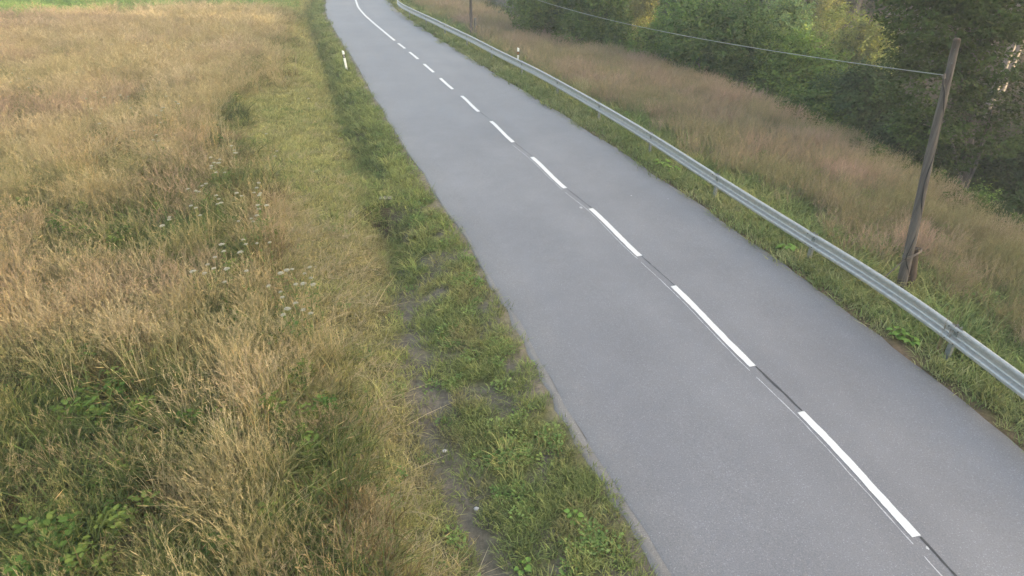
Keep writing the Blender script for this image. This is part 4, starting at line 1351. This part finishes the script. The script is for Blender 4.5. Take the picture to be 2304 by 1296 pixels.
def woody(name, label, cat, base, blobs, col, leaf=0.085, dens=60, seed=1, stems=4, trunk_r=0.07, group=None, flat=0.0, bark='bark', main=None, upb=0.9, per=9, spread=0.26):
    root = empty(name, base, label, cat, group)
    r_ = random.Random(seed)
    base = np.asarray(base, float)
    b = MB()
    if main is not None:
        b.tube(np.asarray(main), np.linspace(trunk_r, trunk_r * 0.35, len(main)), 10, wob=0.2)
    for i in range(stems):
        c_ = np.asarray(blobs[i % len(blobs)][0]) + np.array([r_.uniform(-.5, .5), r_.uniform(-.5, .5), r_.uniform(-.3, .6)]) * np.asarray(blobs[i % len(blobs)][1]) * 0.6
        p0 = base + np.array([r_.uniform(-.25, .25), r_.uniform(-.25, .25), -0.1]) if main is None else np.asarray(main)[min(len(main) - 1, 1 + i % (len(main) - 1))]
        mid = p0 + (c_ - p0) * 0.5 + np.array([r_.uniform(-.3, .3), r_.uniform(-.3, .3), 0.25])
        k_ = 1.0 if main is None else 0.42
        b.tube([p0, (p0 + mid) / 2 + np.array([r_.uniform(-.1, .1), 0, 0.1]), mid, c_], [trunk_r * k_, trunk_r * k_ * 0.8, trunk_r * k_ * 0.6, trunk_r * k_ * 0.2], 7)
        for t_ in range(3):
            s0 = mid + (c_ - mid) * (t_ / 3)
            e0 = s0 + np.array([r_.uniform(-1, 1), r_.uniform(-1, 1), r_.uniform(0, .9)]) * np.asarray(blobs[i % len(blobs)][1]) * 0.7
            b.tube([s0, (s0 + e0) / 2 + np.array([0, 0, 0.08]), e0], [trunk_r * k_ * 0.4, trunk_r * k_ * 0.25, trunk_r * k_ * 0.08], 5)
    b.build('trunk', M[bark], root, smooth=True)
    Vs, Cs = [], []
    for i, (c_, rd) in enumerate(blobs):
        rd = np.asarray(rd, float)
        area = (rd[0] * rd[1] + rd[0] * rd[2] + rd[1] * rd[2]) / 3 * 12.5
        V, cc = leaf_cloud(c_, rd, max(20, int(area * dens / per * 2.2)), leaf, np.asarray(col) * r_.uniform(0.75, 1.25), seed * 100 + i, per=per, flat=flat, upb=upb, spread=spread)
        Vs.append(V); Cs.append(cc)
    me = quads_mesh('crown', np.concatenate(Vs), 4, M['leaf'], np.concatenate(Cs))
    link('crown', me, root)
    return root


def sub_blobs(c_, rd, n, seed, k=0.5, up=0.0):
    r_ = np.random.default_rng(seed)
    out = [(np.asarray(c_, float), np.asarray(rd, float) * 0.72)]
    for i in range(n):
        d = r_.normal(size=3); d /= np.linalg.norm(d)
        if up and d[2] < -0.3: d[2] *= -1
        d = np.sign(d) * abs(d) ** 0.75
        q = np.asarray(c_) + d * np.asarray(rd) * r_.uniform(0.5, 0.74)
        out.append((q, np.asarray(rd) * k * r_.uniform(0.7, 1.15)))
    return out


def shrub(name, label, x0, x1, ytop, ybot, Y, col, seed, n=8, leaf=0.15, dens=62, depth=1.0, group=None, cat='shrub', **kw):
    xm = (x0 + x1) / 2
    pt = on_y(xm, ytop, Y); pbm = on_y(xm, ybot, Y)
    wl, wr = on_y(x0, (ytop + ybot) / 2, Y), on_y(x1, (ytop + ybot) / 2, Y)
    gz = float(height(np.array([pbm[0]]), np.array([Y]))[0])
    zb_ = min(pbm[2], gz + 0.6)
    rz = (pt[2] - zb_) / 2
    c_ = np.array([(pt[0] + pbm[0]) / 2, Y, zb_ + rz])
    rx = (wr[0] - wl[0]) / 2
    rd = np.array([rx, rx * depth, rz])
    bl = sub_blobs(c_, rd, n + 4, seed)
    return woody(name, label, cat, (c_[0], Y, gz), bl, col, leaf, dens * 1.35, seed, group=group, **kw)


G1 = 'shrubs along the crest of the slope'
shrub('hazel_shrub', 'dark shrub with bare stems at the far end of the tree row', 1150, 1330, -110, 105, 48, (0.09, 0.125, 0.04), 11, group=G1)
shrub('hazel_shrub', 'dark green shrub second from the far end of the tree row', 1255, 1425, -110, 150, 45, (0.082, 0.122, 0.036), 12, group=G1)
shrub('hazel_shrub', 'low dense shrub in front of the sunlit clearing', 1390, 1560, 45, 200, 42, (0.105, 0.15, 0.042), 13, group=G1)
shrub('hazel_shrub', 'broad rounded shrub in the middle of the tree row', 1480, 1700, -5, 235, 39, (0.080, 0.125, 0.042), 14, n=10, group=G1)
shrub('willow_shrub', 'grey green willow with upright shoots behind the tree row', 1640, 1795, -12, 200, 43, (0.155, 0.20, 0.105), 15, leaf=0.17, group=G1)
shrub('hazel_shrub', 'fresh green shrub between the willow and the sunlit bush', 1695, 1862, 92, 300, 36, (0.11, 0.16, 0.042), 16, n=10, group=G1)
shrub('sunlit_bush', 'tall bush with golden sunlit top beside the dark forest', 1850, 1996, 30, 230, 46, (0.165, 0.175, 0.065), 17, leaf=0.17, group=G1)  # leaf colour brightened to strengthen the sunlit look
shrub('hazel_shrub', 'dark shrub at the foot of the sunlit bush', 1835, 2015, 165, 380, 31, (0.036, 0.058, 0.026), 18, n=9, group=G1)  # leaf colour darkened to deepen the shade
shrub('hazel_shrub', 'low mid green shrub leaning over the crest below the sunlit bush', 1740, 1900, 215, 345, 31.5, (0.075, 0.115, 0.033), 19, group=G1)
shrub('hazel_shrub', 'shadowed shrub left of the big tree trunk', 1960, 2140, 265, 450, 25.5, (0.028, 0.046, 0.022), 20, n=9, group=G1, leaf=0.12)  # the shadow is partly put into this dark leaf colour
shrub('hazel_shrub', 'small bright green bush at the foot of the big tree', 2150, 2235, 428, 520, 22.5, (0.13, 0.185, 0.06), 21, n=4, group=G1, leaf=0.10, stems=3, trunk_r=0.03)
shrub('hazel_shrub', 'dim grey green shrub at the picture\'s upper right edge', 2215, 2400, 300, 520, 24.5, (0.032, 0.052, 0.025), 22, n=8, group=G1, leaf=0.12)  # leaves toned down to imitate shade
shrub('hazel_shrub', 'dark shrub low on the bank below the right edge', 2240, 2420, 440, 600, 19.5, (0.028, 0.044, 0.02), 23, n=6, group=G1, leaf=0.11)  # shade put into the leaf colour

# big tree right of the pole
Yt = 25.0
tb = on_y(2163, 478, Yt); gz = float(height(np.array([tb[0]]), np.array([Yt]))[0])
mp_ = [np.array([tb[0] - 0.05, Yt, gz - 0.2])] + [on_y(px_, py_, Yt + dy_) for px_, py_, dy_ in ((2168, 430, 0), (2180, 330, 0.1), (2190, 220, 0.2), (2193, 100, 0.3), (2200, -60, 0.4), (2205, -260, 0.5))]
r_ = np.random.default_rng(5)
bl = []
for (px_, py_, dy_, rx_, rz_) in ((2085, 200, -0.6, 1.4, 0.75), (2085, 115, 0.2, 1.3, 0.8), (2120, 60, -0.5, 1.5, 0.8), (2085, 5, 0.3, 1.4, 0.8), (2230, 20, -0.6, 1.5, 0.8), (2260, 120, -0.3, 1.4, 0.8), (2250, 220, -0.6, 1.3, 0.7),
                                  (2085, 285, -0.7, 1.1, 0.55), (2235, 310, -0.4, 1.3, 0.6), (2100, 350, 0.3, 1.2, 0.5), (2120, 135, 0.9, 1.3, 0.6), (2290, 30, 0.4, 1.5, 0.9), (2150, -60, 0.0, 2.2, 1.3), (2250, -90, 0.0, 2.2, 1.3), (2085, -80, 0.5, 1.6, 1.2), (2150, -220, 0.3, 2.6, 1.6), (2270, 390, 0.2, 1.1, 0.5), (2190, 395, 0.8, 1.2, 0.5)):
    c_ = on_y(px_, py_, Yt + dy_)
    bl.append((c_, np.array([rx_, rx_ * 0.9, rz_])))
woody('beech_tree', 'big shady tree with layered branches and a visible trunk right of the pole', 'tree', (tb[0], Yt, gz), bl, (0.042, 0.064, 0.022), 0.13, 95, 31,  # crown colour darkened to stand in for shade
      stems=16, trunk_r=0.20, flat=0.55, main=mp_, upb=1.1)

# trees at the back: sunlit young tree, spruces of the forest
shrub('young_tree', 'golden sunlit young tree in front of the dark spruces', 1838, 1905, -60, 62, 60, (0.16, 0.16, 0.06), 41, n=6, leaf=0.13, dens=40, cat='tree', trunk_r=0.06)  # part of the sunlight is put into the golden leaf colour
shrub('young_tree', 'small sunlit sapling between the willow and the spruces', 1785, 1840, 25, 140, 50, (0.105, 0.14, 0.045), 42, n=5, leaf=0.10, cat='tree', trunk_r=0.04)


shrub('young_tree', 'golden sunlit tree in the clearing behind the low dense shrub', 1385, 1475, -60, 70, 56, (0.17, 0.165, 0.06), 43, n=6, leaf=0.14, dens=50, cat='tree', trunk_r=0.06)  # pale yellow leaf colour adds to the sun falling here


def spruce_meshes(seed, H=23.0, crown0=7.0):
    r_ = random.Random(seed)
    b = MB()
    b.tube([(0, 0, -0.5), (0.05, 0, H * 0.3), (0.0, 0.05, H * 0.65), (0, 0, H)], [0.24, 0.19, 0.12, 0.02], 9, wob=0.1)
    for i in range(26):                                # dead lower branches
        z = r_.uniform(1.2, crown0 + 1.5); a = r_.uniform(0, 6.28); ln = r_.uniform(0.5, 1.7)
        b.tube([(0.1 * math.cos(a), 0.1 * math.sin(a), z), (ln * 0.6 * math.cos(a), ln * 0.6 * math.sin(a), z - 0.05), (ln * math.cos(a), ln * math.sin(a), z - 0.3)], [0.022, 0.014, 0.005], 4, cap=False)
    tm = b.mesh('trunk', M['bark_pale'], True)
    V, Cc = [], []
    nb = 120
    for i in range(nb):
        t = i / nb
        z = crown0 + (H - crown0) * t
        ln = 2.7 * (1 - t) ** 0.8 * r_.uniform(0.75, 1.15) * (0.55 + 0.45 * min(1, t * 6)) + 0.15
        a = i * 2.39996
        u = np.array([math.cos(a), math.sin(a), 0]); v = np.array([-math.sin(a), math.cos(a), 0])
        for q in range(9):
            f_ = (q + 0.6) / 9.0
            c_ = u * ln * f_ + np.array([0, 0, z - 0.30 * ln * f_ + 0.12 * ln * f_ * f_])
            for sd in (-1, 1):
                w = ln * 0.30 * (1 - 0.7 * f_) + 0.10
                tip = c_ + v * sd * w + u * w * 0.6 + np.array([0, 0, -w * r_.uniform(0.2, 0.6)])
                sv = np.array([0, 0, 0.10]) + u * 0.06
                V += [c_ - sv * 0.6, c_ + sv * 0.6, tip + sv * 0.3, tip - sv * 0.9]
                Cc += [np.array((0.030, 0.050, 0.020)) * r_.uniform(0.75, 1.3)] * 4
    cm = quads_mesh('crown', np.array(V), 4, M['leaf'], np.array(Cc))
    return tm, cm


SP = [spruce_meshes(201, 23, 8.5), spruce_meshes(202, 20, 6.5), spruce_meshes(203, 25, 10)]


def spruce(x, y, v, label, group='spruces of the forest behind the shrubs', sc=1.0):
    z = float(height(np.array([x]), np.array([y]))[0])
    root = empty('spruce_tree', (x, y, z), label, 'tree', group)
    root.rotation_euler = (random.uniform(-.012, .012), random.uniform(-.012, .012), random.uniform(0, 6.28))
    root.scale = (sc, sc, sc)
    for nm, me in zip(('trunk', 'crown'), SP[v]):
        o = bpy.data.objects.new(nm, me); C.objects.link(o); o.parent = root


for (px_, Y_, v, lab) in ((1776, 60, 0, 'pale spruce trunk rising behind the willow, leftmost of three'), (1796, 63, 2, 'spruce trunk behind the willow, middle of three'), (1818, 61, 0, 'spruce trunk behind the willow, rightmost of three'),
                          (2293, 44, 2, 'tall bare spruce trunk at the upper right edge of the forest'), (2308, 47, 0, 'spruce trunk just right of the tall bare one')):
    q = on_y(px_, 60, Y_)
    spruce(q[0], Y_, v, lab)
rs_ = random.Random(77)
lab2 = 'dark spruce deep in the forest behind the shrubs'
spots = []
for row, (Y_, step) in enumerate(((62, 3.6), (68, 3.8), (74, 4.2), (81, 4.6))):
    xx = 16 + row * 1.3
    while xx < 62 + row * 4:
        if not (row < 2 and 10 < xx < 15):
            spots.append((xx + rs_.uniform(-1, 1), Y_ + rs_.uniform(-2, 2), rs_.randrange(3)))
        xx += step * rs_.uniform(0.8, 1.2)
for Y_, xa, xb in ((54, 34, 56), (47, 37, 58), (40, 33, 56), (33, 31, 50)):
    xx = xa
    while xx < xb:
        spots.append((xx + rs_.uniform(-1, 1), Y_ + rs_.uniform(-2, 2), rs_.randrange(3))); xx += 4.2 * rs_.uniform(0.8, 1.25)
for (x, y, v) in spots:
    pr_ = (y - 46) * math.sin(SUN_AZ) - (x - 23.5) * math.cos(SUN_AZ)
    if -5.0 < pr_ < 15.5 and (x - 23.5) * math.sin(SUN_AZ) + (y - 46) * math.cos(SUN_AZ) > -2: continue      # invented gap, spruces left out so the low sun reaches the bush
    spruce(x, y, v, lab2)
SP.append(spruce_meshes(204, 27, 11.3))
SP.append(spruce_meshes(205, 12, 0.6))
SP.append(spruce_meshes(206, 15, 0.8))
SP.append(spruce_meshes(207, 29, 13.6))
for row in range(3):
    xx = 4.0 + row * 1.2
    while xx < 74:
        x, y = xx + rs_.uniform(-.6, .6), 66 + 5 * row + rs_.uniform(-1.2, 1.2) + 0.10 * xx
        xx += 2.9 * rs_.uniform(0.85, 1.2)
        pr_ = (y - 46) * math.sin(SUN_AZ) - (x - 23.5) * math.cos(SUN_AZ)
        if -6 < pr_ < 15.5: continue
        if row == 0 and 9.5 < x < 14.5: continue
        spruce(x, y, 4 + rs_.randrange(2), 'young spruce branched to the ground at the forest edge', 'young spruces at the forest edge')
for (x, y) in ((38, 45), (41, 48), (36, 41.5), (34, 37), (38, 38), (33, 33), (36, 30), (41, 42), (44, 46), (31, 29), (40, 33)):
    if -5.5 < (y - 46) * math.sin(SUN_AZ) - (x - 23.5) * math.cos(SUN_AZ) < 15.5: continue
    spruce(x, y, 4 + rs_.randrange(2), 'young spruce in the gloom behind the big tree', 'young spruces behind the big tree')
for k_ in range(11):                                  # unseen spruces added across the gap: their crowns block the higher sun rays
    off_ = -6.0 + 2.1 * k_
    dd_ = 27 + 2.5 * (k_ % 2) + rs_.uniform(-0.5, 0.5)
    spruce(23.5 + math.sin(SUN_AZ) * dd_ - math.cos(SUN_AZ) * off_, 46 + math.cos(SUN_AZ) * dd_ + math.sin(SUN_AZ) * off_, 3 if k_ < 7 else 6, 'unseen high-crowned spruce added to block the sun above the bush')

# ------------------------------------------------------------------ thin haze volume added to imitate a milky lens glow
b = MB(); b.box((10, 105, 32), (255, 210, 40))
m, nt, out = mat_new('haze_air')
pv_ = nt.nodes.new('ShaderNodeVolumePrincipled')
pv_.inputs['Color'].default_value = (0.97, 0.95, 0.91, 1)
pv_.inputs['Density'].default_value = 0.0019
pv_.inputs['Anisotropy'].default_value = 0.2
nt.links.new(pv_.outputs[0], out.inputs['Volume'])
tag(b.build('haze', m), 'thin pale haze added over the whole place to imitate lens glow', 'haze', kind='stuff')
